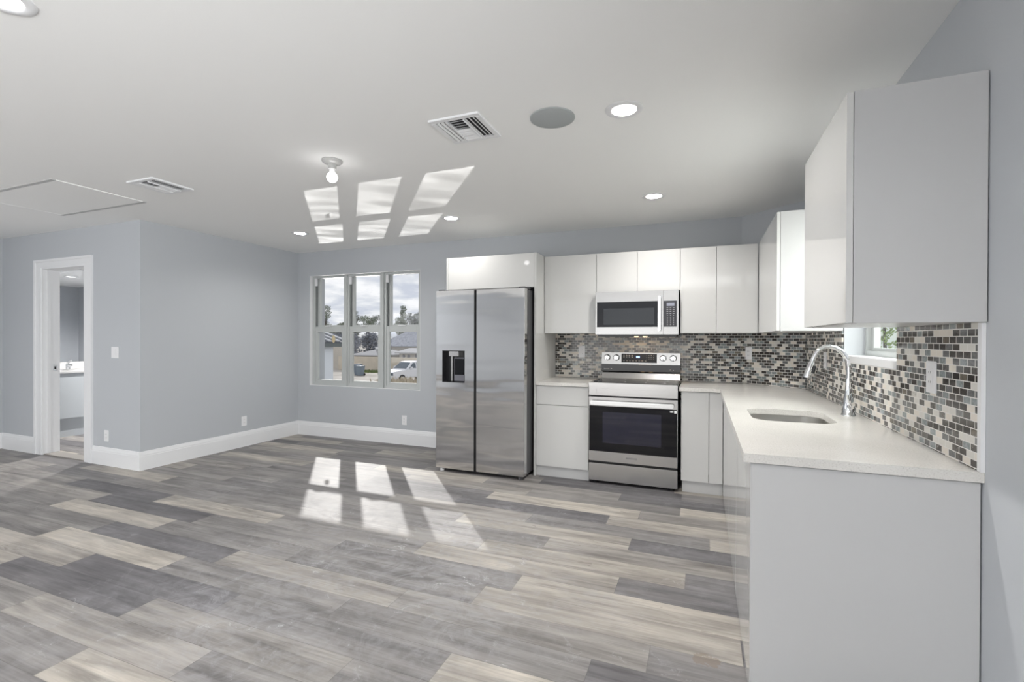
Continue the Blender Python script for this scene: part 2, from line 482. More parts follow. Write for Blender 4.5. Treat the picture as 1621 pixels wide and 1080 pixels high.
def make_floor():
    rng = random.Random(11)
    vs = []; fs = []; shade = []; seed = []
    y_lo, y_hi, x_lo, x_hi = YR - 0.2, 5.65, -8.6, 1.05
    uvs = []
    k = math.floor((y_lo - 1.57) / 0.181)
    while 1.57 + 0.181 * k < y_hi:
        ya, yb = 1.57 + 0.181 * k, 1.57 + 0.181 * (k + 1)
        jx = PLANK_JOINT.get(k, rng.uniform(0, 1.22))
        n0 = math.floor((x_lo - jx) / 1.22)
        for n in range(n0, n0 + 12):
            xa, xb = jx + 1.22 * n, jx + 1.22 * (n + 1)
            if xa > x_hi: break
            t = PLANK_SHADE.get(k, {}).get(n, rng.choice([.08, .2, .35, .45, .5, .6, .75, .88]))
            cxa, cxb, cya, cyb = max(xa, x_lo), min(xb, x_hi), max(ya, y_lo), min(yb, y_hi)
            o = len(vs)
            q = [(cxa, cya), (cxb, cya), (cxb, cyb), (cxa, cyb)]
            vs += [(p[0], p[1], 0.0) for p in q]
            fs.append((o, o + 1, o + 2, o + 3)); shade.append(t); seed.append(rng.random())
            uvs += [((p[0] - xa) / 1.22, (p[1] - ya) / 0.181) for p in q]
        k += 1
    o = len(vs)
    vs += [(x, y, z) for z in (-0.12, -0.002) for y in (y_lo, y_hi) for x in (x_lo, x_hi)]
    sub = [(0, 2, 3, 1), (4, 5, 7, 6), (0, 1, 5, 4), (2, 6, 7, 3), (0, 4, 6, 2), (1, 3, 7, 5)]
    fs += [tuple(i + o for i in f) for f in sub]; shade += [.3] * 6; seed += [0] * 6; uvs += [(.5, .5)] * 24
    me = bpy.data.meshes.new('floor'); me.from_pydata(vs, [], fs)
    me.attributes.new('plank_shade', 'FLOAT', 'FACE').data.foreach_set('value', shade)
    me.attributes.new('plank_seed', 'FLOAT', 'FACE').data.foreach_set('value', seed)
    uvl = me.uv_layers.new(name='plank_uv')
    uvl.data.foreach_set('uv', [c for p in uvs for c in p])
    me.materials.append(FLOOR)
    ob = bpy.data.objects.new('floor', me); COL.objects.link(ob)
    return struct(ob)
make_floor()

LIGHTS = [(-0.372, 2.453), (-0.369, 4.017), (-2.248, 4.050), (-4.131, 4.035), (-2.235, 0.870), (-0.372, 0.870), (-2.24, -1.2), (-5.2, -1.6), (-4.131, -1.2), (-6.2, 1.0)]  # those behind the camera are unseen; the rear-left one added to brighten the rear wall
BATH_LIGHT = (-7.17, 4.52)
HB = 2.29

def plate_with_holes(name, outer, holes, z, up, mat, org=None, thick=0.0):
    bm = bmesh.new()
    def loop(pts):
        vs = [bm.verts.new((p[0], p[1], z)) for p in pts]
        return [bm.edges.new((vs[i], vs[(i + 1) % len(vs)])) for i in range(len(vs))]
    es = loop(outer)
    for h in holes:
        es += loop(h)
    bmesh.ops.triangle_fill(bm, use_beauty=True, use_dissolve=False, edges=es)
    bmesh.ops.recalc_face_normals(bm, faces=bm.faces)
    for f in bm.faces:
        if (f.normal.z > 0) != up:
            f.normal_flip()
    if thick:
        r = bmesh.ops.extrude_face_region(bm, geom=list(bm.faces))
        vs = [g for g in r['geom'] if isinstance(g, bmesh.types.BMVert)]
        bmesh.ops.translate(bm, verts=vs, vec=(0, 0, thick))
        bmesh.ops.recalc_face_normals(bm, faces=bm.faces)
    me = bpy.data.meshes.new(name)
    bm.to_mesh(me); bm.free()
    me.materials.append(mat)
    o = bpy.data.objects.new(name, me); COL.objects.link(o)
    if org is not None:
        me.transform(Matrix.Translation(-Vector(org))); o.location = org
    return o
def circle(cx, cy, r, n=32):
    return [(cx + r * math.cos(2 * PI * k / n), cy + r * math.sin(2 * PI * k / n)) for k in range(n)]
RH = 0.061
struct(plate_with_holes('ceiling', [(-8.6, YR - 0.2), (1.05, YR - 0.2), (1.05, 5.65), (-8.6, 5.65)],
       [circle(x, y, RH) for x, y in LIGHTS], HC, False, CEIL))
struct(plate_with_holes('ceiling_bath', [(-8.32, YJ + 0.137), (-5.29, YJ + 0.137), (-5.29, 5.54), (-8.32, 5.54)], [circle(*BATH_LIGHT, RH)], HB, False, CEIL))
mb = MB(); mb.box(-9.2, 1.7, YR - 0.6, 6.02, HC + 0.16, HC + 0.3)
struct(mb.build('roof_slab', CEIL))

# back wall with window opening
mb = MB()
mb.box(XL - 0.152, WX0, D, D + 0.15, 0, HC); mb.box(WX1, 1.05, D, D + 0.15, 0, HC)
mb.box(WX0, WX1, D, D + 0.15, 0, WZ0); mb.box(WX0, WX1, D, D + 0.15, WZ1, HC)
struct(mb.build('wall_back', WALL))
mb = MB(); mb.prism([P1, P2, (XR + 0.001, D + 0.001)], 'z', 0, HC)
struct(mb.build('wall_corner', WALL))
mb = MB()
X1 = 0.99
mb.box(XR, X1, RY1, D, 0, HC); mb.box(XR, X1, -0.5, RY0, 0, HC); mb.box(XR, X1, YR, -2.7, 0, HC); mb.box(XR, X1, -2.7, -0.5, 0, 0.85); mb.box(XR, X1, -2.7, -0.5, 2.15, HC)
mb.box(XR, X1, RY0, RY1, 0, RZ0); mb.box(XR, X1, RY0, RY1, RZ1, HC)
struct(mb.build('wall_right', WALL))
mb = MB(); mb.box(XL - 0.152, XL, YJ + 0.137, D, 0, HC)
struct(mb.build('wall_left', WALL))
mb = MB()
mb.box(XW, DX0, YJ, YJ + 0.137, 0, HC); mb.box(DX1, XL, YJ, YJ + 0.137, 0, HC); mb.box(DX0, DX1, YJ, YJ + 0.137, DZ, HC)
struct(mb.build('wall_bath', WALL))
mb = MB()
mb.box(XW - 0.15, XW, -0.3, YJ + 0.137, 0, HC); mb.box(XW - 0.15, XW, YR, -2.9, 0, HC)
mb.box(XW - 0.15, XW, -2.9, -0.3, 0, 0.55); mb.box(XW - 0.15, XW, -2.9, -0.3, 2.15, HC)
struct(mb.build('wall_side', WALL))
mb = MB()
mb.box(XW, -3.85, YR - 0.15, YR, 0, HC); mb.box(-0.25, X1, YR - 0.15, YR, 0, HC); mb.box(-3.85, -0.25, YR - 0.15, YR, 2.4, HC)
struct(mb.build('wall_rear', WALL))
BX0, BX1, BY1 = -8.32, -5.29, 5.54
mb = MB()
mb.box(BX0 - 0.1, BX0, YJ + 0.137, BY1, 0, HC); mb.box(BX0 - 0.1, XL - 0.112, BY1, BY1 + 0.06, 0, HC)
mb.box(BX1, BX1 + 0.04, D, BY1, 0, HC); mb.box(BX0 - 0.1, XW, YJ, YJ + 0.137, 0, HC)
struct(mb.build('wall_bathroom', WALL))

# baseboards with a stepped cap
def baseboard(name, a, b, n):
    a = Vector((*a, 0)); b = Vector((*b, 0)); n = Vector((*n, 0))
    prof = [(0, 0), (0.016, 0), (0.016, 0.135), (0.0135, 0.140), (0.0135, 0.150), (0.009, 0.166), (0.005, 0.182), (0, 0.184)]
    m_ = MB()
    k = len(prof)
    vs = [a + n * p + Vector((0, 0, h)) for p, h in prof] + [b + n * p + Vector((0, 0, h)) for p, h in prof]
    fs = [tuple(range(k)), tuple(range(k, 2 * k))] + [(i, (i + 1) % k, k + (i + 1) % k, k + i) for i in range(k)]
    m_.add(vs, fs)
    return struct(m_.build(name, TRIM))
baseboard('baseboard_back', (XL, D), (-2.456, D), (0, -1))
baseboard('baseboard_left', (XL, YJ - 0.016), (XL, D), (1, 0))
baseboard('baseboard_bath', (DX1 + 0.1305, YJ), (XL, YJ), (0, -1))
baseboard('baseboard_hall', (XW, YJ), (DX0 - 0.1305, YJ), (0, -1))
baseboard('baseboard_side', (XW, YR), (XW, YJ), (1, 0))

# doorway trim
dr = empty('door_1', ((DX0 + DX1) / 2, YJ, 0), kind='structure')
mb = MB()
for x0, x1 in ((DX0 - 0.13, DX0), (DX1, DX1 + 0.13)):
    s_ = 1 if x0 < DX0 else -1
    mb.box(x0, x1, YJ - 0.014, YJ, 0, DZ + 0.0)
    xo = x0 if s_ > 0 else x1
    mb.box(min(xo, xo + s_ * 0.03), max(xo, xo + s_ * 0.03), YJ - 0.024, YJ - 0.014, 0, DZ + 0.060)
mb.box(DX0 - 0.13, DX1 + 0.13, YJ - 0.014, YJ, DZ, DZ + 0.085)
mb.box(DX0 - 0.13, DX1 + 0.13, YJ - 0.024, YJ - 0.014, DZ + 0.060, DZ + 0.085)
mb.build('door_casing', TRIM, dr)
mb = MB()
mb.box(DX0, DX0 + 0.018, YJ - 0.010, YJ + 0.147, 0, DZ); mb.box(DX1 - 0.018, DX1, YJ - 0.010, YJ + 0.147, 0, DZ)
mb.box(DX0 + 0.018, DX1 - 0.018, YJ - 0.010, YJ + 0.147, DZ - 0.018, DZ)
mb.box(DX0 + 0.018, DX0 + 0.030, YJ + 0.03, YJ + 0.065, 0, DZ - 0.018); mb.box(DX1 - 0.030, DX1 - 0.018, YJ + 0.03, YJ + 0.065, 0, DZ - 0.018)
mb.build('door_jamb', TRIM, dr)
mb = MB(); mb.box(DX0 + 0.018, DX0 + 0.0195, YJ + 0.085, YJ + 0.125, 0.93, 1.0)
sp_ = mb.build('strike_plate', CHROME, dr)
mb = MB(); mb.box(DX0 + 0.0195, DX0 + 0.0202, YJ + 0.097, YJ + 0.113, 0.95, 0.98); mb.build('latch_hole', DARK, sp_)
mb = MB(); mb.box(DX0 + 0.02, DX1 - 0.02, YJ + 0.0, YJ + 0.13, 0.0, 0.012)
mb.build('threshold', pm('threshold_strip', (0.30, 0.28, 0.26), 0.4), dr)

# ------------------------------------------------------------------ triple window
def make_window(name, x0, x1, z0, z1):
    r = empty(name, ((x0 + x1) / 2, D + 0.08, z0), kind='structure')
    ya, yb = D + 0.072, D + 0.128
    m_ = MB(); m_.frame(x0, x1, z0, z1, 0.045, 0.045, 0.045, 0.03, ya - 0.02, yb)
    m_.build('window_frame', VINYL, r, bevel=0.002)
    pz = z0 + 0.078                       # lower glass bottom
    xa, xb = x0 + 0.090, x1 - 0.076       # glass
    # upper sash (outer track)
    m_ = MB(); m_.frame(x0 + 0.045, x1 - 0.045, 1.425, z1 - 0.005, 0.049, 0.038, 0.062, 0.022, ya + 0.02, ya + 0.055)
    us = m_.build('upper_sash', VINYL, r, bevel=0.002)
    m_ = MB(); m_.box(x0 + 0.09, x1 - 0.08, ya + 0.035, ya + 0.041, 1.48, z1 - 0.022); m_.build('pane', PANE, us)
    # lower sash (inner track)
    m_ = MB(); m_.frame(x0 + 0.045, x1 - 0.045, z0 + 0.03, 1.468, 0.045, 0.04, 0.048, 0.076, ya - 0.016, ya + 0.018)
    ls = m_.build('lower_sash', VINYL, r, bevel=0.002)
    m_ = MB(); m_.box(x0 + 0.088, x1 - 0.083, ya - 0.004, ya + 0.002, z0 + 0.072, 1.397); m_.build('pane', PANE, ls)
    m_ = MB(); m_.box(x0 + 0.22, x0 + 0.33, ya - 0.026, ya + 0.0, 1.468, 1.476); m_.box(x0 + 0.255, x0 + 0.295, ya - 0.034, ya - 0.01, 1.470, 1.479)
    m_.build('sash_lock', WPLAST, ls, bevel=0.002)
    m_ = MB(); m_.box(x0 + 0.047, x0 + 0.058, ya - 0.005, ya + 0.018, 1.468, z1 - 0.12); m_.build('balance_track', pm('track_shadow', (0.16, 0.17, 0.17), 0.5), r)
    m_ = MB(); m_.box(x0 + 0.045, x0 + 0.072, ya - 0.03, ya - 0.0, z1 - 0.13, z1 - 0.03); m_.build('balance_cover', WPLAST, r, bevel=0.003)
    return r, ls
w1, ls1 = make_window('window_1', WX0 + 0.001, WX0 + 0.582, WZ0 + 0.001, WZ1 - 0.001)
make_window('window_2', WX0 + 0.5825, WX0 + 1.1645, WZ0 + 0.001, WZ1 - 0.001)
make_window('window_3', WX0 + 1.165, WX1 - 0.001, WZ0 + 0.001, WZ1 - 0.001)
for i, mx in enumerate((WX0 + 0.582, WX0 + 1.1645)):
    mb = MB(); mb.box(mx - 0.016, mx + 0.016, D + 0.032, D + 0.0515, WZ0 + 0.001, WZ1 - 0.001)
    struct(mb.build('trim_%d' % (i + 3), VINYL, bevel=0.002))
mb = MB()
t5 = 0.004
mb.box(WX0, WX0 + t5, D + 0.0005, D + 0.05, WZ0, WZ1); mb.box(WX1 - t5, WX1, D + 0.0005, D + 0.05, WZ0, WZ1)
mb.box(WX0 + t5, WX1 - t5, D + 0.0005, D + 0.05, WZ0, WZ0 + t5); mb.box(WX0 + t5, WX1 - t5, D + 0.0005, D + 0.05, WZ1 - t5, WZ1)
struct(mb.build('trim_5', TRIM))
# round sticker on the lower left pane
mb = MB(); mb.lathe([(0.027, 0.0), (0.027, 0.0012)], (0, 0, 0), 24, 'y')
mb.v = [(v[0], v[1], v[2] * 1.9) for v in mb.v]
mb.v = [(v[0] - 4.585, v[1] + D + 0.066, v[2] + 1.30) for v in mb.v]
o = mb.build('sticker', pm('tan_sticker', (0.62, 0.52, 0.33), 0.5), ls1); o['label'] = 'tan oval sticker on the glass'

# window over the sink
r = empty('window_4', (0.95, (RY0 + RY1) / 2, RZ0), kind='structure')
def fr_x(m_, y0, y1, z0, z1, wl, wr, wb, wt, x0, x1):
    m_.box(x0, x1, y0, y0 + wl, z0, z1); m_.box(x0, x1, y1 - wr, y1, z0, z1)
    m_.box(x0, x1, y0 + wl, y1 - wr, z0, z0 + wb); m_.box(x0, x1, y0 + wl, y1 - wr, z1 - wt, z1)
m_ = MB(); fr_x(m_, RY0 + 0.001, RY1 - 0.001, RZ0 + 0.04, RZ1 - 0.001, 0.03, 0.03, 0.03, 0.03, 0.918, 0.985); m_.build('window_frame', VINYL, r, bevel=0.002)
m_ = MB(); fr_x(m_, RY0 + 0.03, RY1 - 0.03, RZ0 + 0.068, RZ1 - 0.03, 0.035, 0.05, 0.02, 0.04, 0.94, 0.975); sh_ = m_.build('sash', VINYL, r, bevel=0.002)
m_ = MB(); m_.box(0.955, 0.961, RY0 + 0.06, RY1 - 0.07, RZ0 + 0.085, RZ1 - 0.065); m_.build('pane', PANE, sh_)
m_ = MB(); m_.box(0.806, 0.995, RY0 + 0.001, RY1 - 0.001, RZ0 + 0.0005, RZ0 + 0.04); m_.build('window_sill', TRIM, r, bevel=0.002)

# ------------------------------------------------------------------ floor-standing and wall kitchen units
GAP = 0.0015
def door_y(m_, x0, x1, y, z0, z1, t=0.019):
    return m_.box(x0 + GAP, x1 - GAP, y, y + t, z0 + GAP, z1 - GAP)
YU = 4.575                 # upper door face
UZ0, UZ1 = 1.3665, 2.1344
def upper(name, x0, x1, z0, splits, label, back=D - 0.001, filler=None):
    r = empty(name, ((x0 + x1) / 2, D, z0), label, 'cabinet', 'wall cabinets along the back wall')
    m_ = MB(); m_.box(x0 + 0.0005, x1 - 0.0005, YU + 0.0205, back, z0, UZ1 - 0.001); m_.build('body', CARC, r)
    xs = [x0] + splits + [x1]
    for a, b in zip(xs[:-1], xs[1:]):
        m_ = MB(); door_y(m_, a, b, YU, z0, UZ1); m_.build('door', GLOSS, r, bevel=0.001)
    return r
upper('wall_cabinet', -1.472, -0.949, UZ0, [], 'white gloss single door wall cabinet between the fridge housing and the microwave')
upper('wall_cabinet', -0.949, -0.187, 1.757, [-0.565], 'short white gloss two door wall cabinet directly above the microwave')
upper('wall_cabinet', -0.187, 0.115, UZ0, [], 'narrow white gloss wall cabinet just right of the microwave')
upper('wall_cabinet', 0.115, 0.443, UZ0, [], 'white gloss wall cabinet in the inner corner beside the tall angled wall', back=4.895)

def right_upper(y0, y1, label, xf):
    r = empty('wall_cabinet', (XR, (y0 + y1) / 2, UZ0), label, 'cabinet', 'wall cabinets along the right wall')
    m_ = MB(); m_.box(xf + 0.0205, XR - 0.004, y0, y1, UZ0, UZ1); m_.build('body', SATIN, r, bevel=0.001)
    m_ = MB(); m_.box(xf, xf + 0.019, y0 + 0.0005, y1 - GAP, UZ0 + 0.001, UZ1 - GAP); m_.build('door', GLOSS, r, bevel=0.001)
    for yy in (y0 + 0.05, y1 - 0.05):
        m_ = MB(); m_.box(xf + 0.028, xf + 0.04, yy - 0.006, yy + 0.006, UZ0 - 0.004, UZ0); m_.build('hinge_cap', WPLAST, r)
    return r
right_upper(1.890, 2.592, 'white gloss wall cabinet on the right wall nearest the camera, large side panel showing', 0.4445)
right_upper(3.490, 4.563, 'white gloss wall cabinet on the right wall beyond the sink window', 0.4445)

# fridge housing
r = empty('fridge_housing', (-1.96, D, 0), 'tall white gloss housing with flap door around and above the steel fridge', 'cabinet')
m_ = MB(); m_.box(-1.497, -1.4755, 4.33, D - 0.001, 0.0, 2.140); m_.build('side_panel', GLOSS, r, bevel=0.001)
m_ = MB(); m_.box(-2.455, -2.436, 4.33, D - 0.017, 0.0, 2.140); m_.build('side_panel', GLOSS, r, bevel=0.001)
m_ = MB(); m_.box(-2.4355, -1.4975, 4.352, D - 0.001, 1.81, 2.139); m_.build('body', CARC, r)
m_ = MB(); door_y(m_, -2.4355, -1.4975, 4.331, 1.81, 2.139); m_.build('door', GLOSS, r, bevel=0.001)

# base cabinets
YB = 4.336                 # base door face
CT = 0.9013; CTH = 0.032
r = empty('base_cabinet', (-1.22, D, 0), 'white gloss base cabinet with one drawer between fridge and range', 'cabinet')
m_ = MB(); m_.box(-1.4745, -0.968, YB + 0.0205, D - 0.001, 0.10, CT - CTH - 0.001); m_.build('body', CARC, r)
m_ = MB(); door_y(m_, -1.4745, -0.968, YB, 0.100, 0.683); m_.build('door', GLOSS, r, bevel=0.001)
m_ = MB(); door_y(m_, -1.4745, -0.968, YB, 0.686, CT - CTH - 0.004); m_.build('drawer', GLOSS, r, bevel=0.001)
m_ = MB(); m_.box(-1.4745, -0.968, YB + 0.027, YB + 0.045, 0.0, 0.099); m_.build('kick_board', SATIN, r)
r = empty('base_cabinet', (-0.05, D, 0), 'white gloss base cabinet with narrow door just right of the range', 'cabinet')
m_ = MB(); m_.box(-0.165, 0.054, YB + 0.0205, D - 0.001, 0.10, CT - CTH - 0.001); m_.build('body', CARC, r)
m_ = MB(); door_y(m_, -0.165, 0.056, YB, 0.100, CT - CTH - 0.004); m_.build('door', GLOSS, r, bevel=0.001)
m_ = MB(); door_y(m_, 0.056, 0.1638, YB, 0.100, CT - CTH - 0.004); m_.build('filler_panel', GLOSS, r, bevel=0.001)
m_ = MB(); m_.box(-0.155, 0.1635, YB + 0.027, YB + 0.045, 0.0, 0.099); m_.build('kick_board', SATIN, r)
XB = 0.165
def right_base(y0, y1, label, panel=False, hollow=False):
    r = empty('base_cabinet', (XR, (y0 + y1) / 2, 0), label, 'cabinet', 'base cabinets along the right wall')
    m_ = MB()
    if hollow:
        m_.box(XB + 0.0205, XR - 0.001, y0, y0 + 0.018, 0, CT - CTH - 0.001); m_.box(XB + 0.0205, XR - 0.001, y1 - 0.018, y1, 0, CT - CTH - 0.001)
        m_.box(XB + 0.0205, XR - 0.001, y0 + 0.018, y1 - 0.018, 0, 0.1)
    else:
        m_.box(XB + 0.0205, XR - 0.001, y0, y1, 0, CT - CTH - 0.001)
    m_.build('body', CARC, r)
    m_ = MB(); m_.box(XB, XB + 0.019, y0 + GAP, y1 - GAP, 0.004, CT - CTH - 0.004); m_.build('door', GLOSS, r, bevel=0.001)
    if panel:
        m_ = MB(); m_.box(XB, XR - 0.005, y0 - 0.0195, y0 - 0.0005, 0.0, CT - CTH - 0.004); m_.build('end_panel', SATIN, r, bevel=0.001)
    return r
right_base(1.936, 2.690, 'white base cabinet with large blank end panel, nearest the camera', panel=True)
right_base(2.692, 3.450, 'white gloss base cabinet under the sink', hollow=True)
r = empty('base_cabinet', (0.5, 3.9, 0), 'white gloss base cabinet filling the inner corner right of the range', 'cabinet', 'base cabinets along the right wall')
m_ = MB(); m_.prism([(XB + 0.0205, 3.452), (XR - 0.001, 3.452), (XR - 0.001, P2[1] - 0.004), (P1[0] + 0.004, D - 0.004), (XB + 0.0205, D - 0.004)], 'z', 0, CT - CTH - 0.001)
m_.build('body', CARC, r)
m_ = MB(); m_.box(XB, XB + 0.019, 3.452 + GAP, YB - 0.0005, 0.004, CT - CTH - 0.004); m_.build('door', GLOSS, r, bevel=0.001)

# worktops
mb = MB(); mb.box(-1.4745, -0.967, 4.315, D - 0.001, CT - CTH, CT)
tag(mb.build('worktop', QUARTZ, org=(-1.22, 4.65, CT - CTH), bevel=0.002), 'short pale quartz worktop left of the range', 'worktop')
def rrect(x0, x1, y0, y1, r_, n=8):
    pts = []
    for cx, cy, a0 in ((x1 - r_, y1 - r_, 0), (x0 + r_, y1 - r_, 90), (x0 + r_, y0 + r_, 180), (x1 - r_, y0 + r_, 270)):
        for k in range(n + 1):
            a = math.radians(a0 + 90 * k / n)
            pts.append((cx + r_ * math.cos(a), cy + r_ * math.sin(a)))
    return pts
SX0, SX1, SY0, SY1 = 0.245, 0.625, 2.715, 3.185
o = plate_with_holes('worktop', [(0.141, 1.905), (XR - 0.001, 1.905), (XR - 0.001, P2[1] - 0.002), (P1[0] + 0.001, D - 0.002), (-0.180, D - 0.002), (-0.180, 4.313), (0.141, 4.313)],
                     [rrect(SX0, SX1, SY0, SY1, 0.10)], CT - CTH, True, QUARTZ, (0.4, 3.2, CT - CTH), CTH)
tag(o, 'long L-shaped pale quartz worktop with sink cut-out along the right wall', 'worktop')
# sink
r = empty('sink', ((SX0 + SX1) / 2, (SY0 + SY1) / 2, 0.70), 'undermount stainless steel sink bowl set into the worktop', 'sink')
m_ = MB()
rings = []
zb = CT - CTH - 0.0005
for ins, z, rr in ((-0.02, zb, 0.115), (-0.003, zb, 0.10), (-0.003, zb - 0.002, 0.10), (0.004, 0.76, 0.10), (0.02, 0.715, 0.095), (0.05, 0.702, 0.08)):
    rings.append([(p[0], p[1], z) for p in rrect(SX0 + ins, SX1 - ins, SY0 + ins, SY1 - ins, rr)])
n = len(rings[0])
vs = [p for rg in rings for p in rg]
fs = [(i * n + k, i * n + (k + 1) % n, (i + 1) * n + (k + 1) % n, (i + 1) * n + k) for i in range(len(rings) - 1) for k in range(n)]
fs.append(tuple(range((len(rings) - 1) * n, len(rings) * n)))
m_.add(vs, fs)
m_.build('bowl', SINKM, r, smooth=True)
m_ = MB(); m_.lathe([(0.045, 0.7022), (0.045, 0.705), (0.03, 0.7055), (0.02, 0.7035)], ((SX0 + SX1) / 2, (SY0 + SY1) / 2, 0), 24); m_.build('drain', CHROME, r, smooth=True)

# faucet
FX, FY = 0.736, 3.069
r = empty('faucet', (FX, FY, CT), 'tall chrome gooseneck kitchen faucet with pull-down spray behind the sink', 'faucet')
m_ = MB()
m_.lathe([(0.034, CT), (0.034, CT + 0.006), (0.030, CT + 0.012), (0.030, CT + 0.05), (0.026, CT + 0.075), (0.0175, CT + 0.125), (0.0140, CT + 0.165), (0.0135, CT + 0.2)], (FX, FY, 0), 28)
m_.build('base', CHROME, r, smooth=True)
m_ = MB()
pts = [(FX, FY, CT + 0.19), (FX - 0.000, FY, CT + 0.245)]
path = [(0.735, 1.16), (0.731, 1.195), (0.720, 1.224), (0.703, 1.248), (0.680, 1.265), (0.652, 1.2735), (0.624, 1.270), (0.601, 1.255), (0.584, 1.234), (0.572, 1.208), (0.564, 1.182)]
pts += [(x, FY, z) for x, z in path]
m_.tube(pts, 0.0125, 16)
m_.build('neck', CHROME, r, smooth=True)
m_ = MB()
m_.tube([(0.5655, FY, 1.187), (0.563, FY, 1.178), (0.552, FY, 1.14), (0.5425, FY, 1.106), (0.541, FY, 1.10)], [0.0125, 0.0150, 0.0185, 0.0225, 0.0215], 18)
sh_ = m_.build('spray_head', CHROME, r, smooth=True)
m_ = MB(); m_.tube([(0.5415, FY, 1.1012), (0.5405, FY, 1.0975)], 0.0185, 18); m_.build('spray_face', BLACK, sh_)
m_ = MB(); m_.tube([(0.572, FY - 0.011, 1.165), (0.561, FY - 0.014, 1.125)], [0.007, 0.008], 8)
m_.v = [(v[0] + 0.006, v[1] + 0.0, v[2]) for v in m_.v]
m_.build('spray_button', BLACK, sh_)
m_ = MB(); m_.tube([(FX, FY - 0.02, CT + 0.052), (FX, FY - 0.048, CT + 0.052)], 0.014, 16); m_.tube([(FX, FY - 0.042, CT + 0.055), (FX - 0.01, FY - 0.052, CT + 0.085), (FX - 0.02, FY - 0.06, CT + 0.118)], [0.006, 0.0055, 0.005], 10)
m_.build('handle', CHROME, r, smooth=True)

# mosaic splashbacks
def splash(label, loc, ang, polys):
    m_ = MB()
    for p in polys:
        m_.prism(p, 'y', -0.009, 0.0)
    o = m_.build('mosaic_splashback', MOSAIC, org=(0, 0, 0))
    o.location = loc; o.rotation_euler = (0, 0, ang)
    return tag(o, label, 'splashback')
ZT = CT + 0.0006; ZU = UZ0 - 0.0006
splash('glass mosaic splashback on the back wall behind the range', (P1[0], D - 0.0006, 0), 0,
       [[(-1.8185, ZT), (-1.3095, ZT), (-1.3095, ZU), (-1.8185, ZU)], [(-1.3095, ZT - 0.2), (-0.53, ZT - 0.2), (-0.53, 1.333), (-1.3095, 1.333)], [(-0.53, ZT), (-0.008, ZT), (-0.008, ZU), (-0.53, ZU)]])
dx, dy = P2[0] - P1[0], P2[1] - P1[1]
LD = math.hypot(dx, dy); AD = math.atan2(dy, dx)
splash('glass mosaic splashback on the short angled corner wall', (P1[0] - 0.0006 * -math.sin(AD) * -1, P1[1] - 0.0008, 0), AD,
       [[(0.0, ZT), (LD - 0.012, ZT), (LD - 0.012, ZU), (0.0, ZU)]])
L0, L1 = P2[1] - RY1 + 0.006, P2[1] - RY0 - 0.006
LE = P2[1] - 1.925
splash('glass mosaic splashback on the right wall around the sink window', (XR - 0.0006, P2[1], 0), -PI / 2,
       [[(0.008, ZT), (L0 - 0.012, ZT), (L0 - 0.012, ZU), (0.008, ZU)], [(L0 - 0.012, ZT), (L1 + 0.012, ZT), (L1 + 0.012, RZ0), (L0 - 0.012, RZ0)], [(L1 + 0.012, ZT), (LE, ZT), (LE, ZU), (L1 + 0.012, ZU)]])
mb = MB(); mb.box(XR - 0.012, XR - 0.0005, 1.903, 1.924, CT + 0.0006, UZ0 - 0.001)
struct(mb.build('trim_2', TRIM))

# ------------------------------------------------------------------ refrigerator
FXa, FXm, FXb = -2.452, -2.022, -1.519
r = empty('refrigerator', (-1.99, 4.5, 0), 'stainless steel side-by-side refrigerator with dispenser in left door', 'refrigerator')
m_ = MB(); m_.box(FXa + 0.006, FXb - 0.004, 4.205, 4.93, 0.035, 1.775); m_.build('body', CASE, r, bevel=0.004)
# left door with recessed dispenser
m_ = MB()
lx0, lx1, dz0, dz1 = FXa, FXm - 0.012, 0.882, 1.194
qx0, qx1 = -2.382, -2.134
m_.box(lx0, qx0, 4.122, 4.195, 0.035, 1.781); m_.box(qx1, lx1, 4.122, 4.195, 0.035, 1.781)
m_.box(qx0, qx1, 4.122, 4.195, 0.035, dz0); m_.box(qx0, qx1, 4.122, 4.195, dz1, 1.781)
ld_ = m_.build('door', FSTEEL, r)
m_ = MB(); m_.box(qx0 + 0.0005, qx1 - 0.0005, 4.186, 4.194, dz0, dz1)
m_.box(qx0 + 0.0005, qx0 + 0.006, 4.124, 4.186, dz0, dz1); m_.box(qx1 - 0.006, qx1 - 0.0005, 4.124, 4.186, dz0, dz1); m_.box(qx0 + 0.006, qx1 - 0.006, 4.124, 4.186, dz0, dz0 + 0.006); m_.box(qx0 + 0.006, qx1 - 0.006, 4.124, 4.186, dz1 - 0.006, dz1)
dsp = m_.build('dispenser_recess', BLACK, ld_)
m_ = MB(); m_.box(-2.315, -2.21, 4.135, 4.186, dz1 - 0.055, dz1 - 0.008); m_.box(-2.30, -2.284, 4.150, 4.186, dz0 + 0.01, dz1 - 0.055); m_.build('dispenser_spout', STEEL, dsp, bevel=0.003)
m_ = MB(); m_.box(-2.272, -2.145, 4.160, 4.186, dz0 + 0.012, dz1 - 0.07); m_.build('paddle_plate', pm('grey_plastic', (0.19, 0.19, 0.22), 0.35), dsp, bevel=0.003)
m_ = MB(); m_.box(-2.262, -2.155, 4.152, 4.159, dz0 + 0.075, dz1 - 0.08); m_.build('paddle', BGLASS, dsp, bevel=0.002)
m_ = MB(); m_.box(FXm + 0.012, FXb, 4.122, 4.195, 0.035, 1.781); m_.build('door', FSTEEL, r, bevel=0.003)
m_ = MB(); m_.box(FXm - 0.011, FXm + 0.011, 4.155, 4.2, 0.04, 1.775); m_.build('door_gap', DARK, r)
for hx in (FXb - 0.07, FXa + 0.01):
    m_ = MB(); m_.box(hx, hx + 0.062, 4.15, 4.30, 1.7815, 1.797); m_.build('hinge_cover', CASE, r, bevel=0.002)
m_ = MB(); m_.box(FXa + 0.03, FXb - 0.02, 4.18, 4.28, 0.012, 0.034); m_.build('toe_grille', DARK, r)
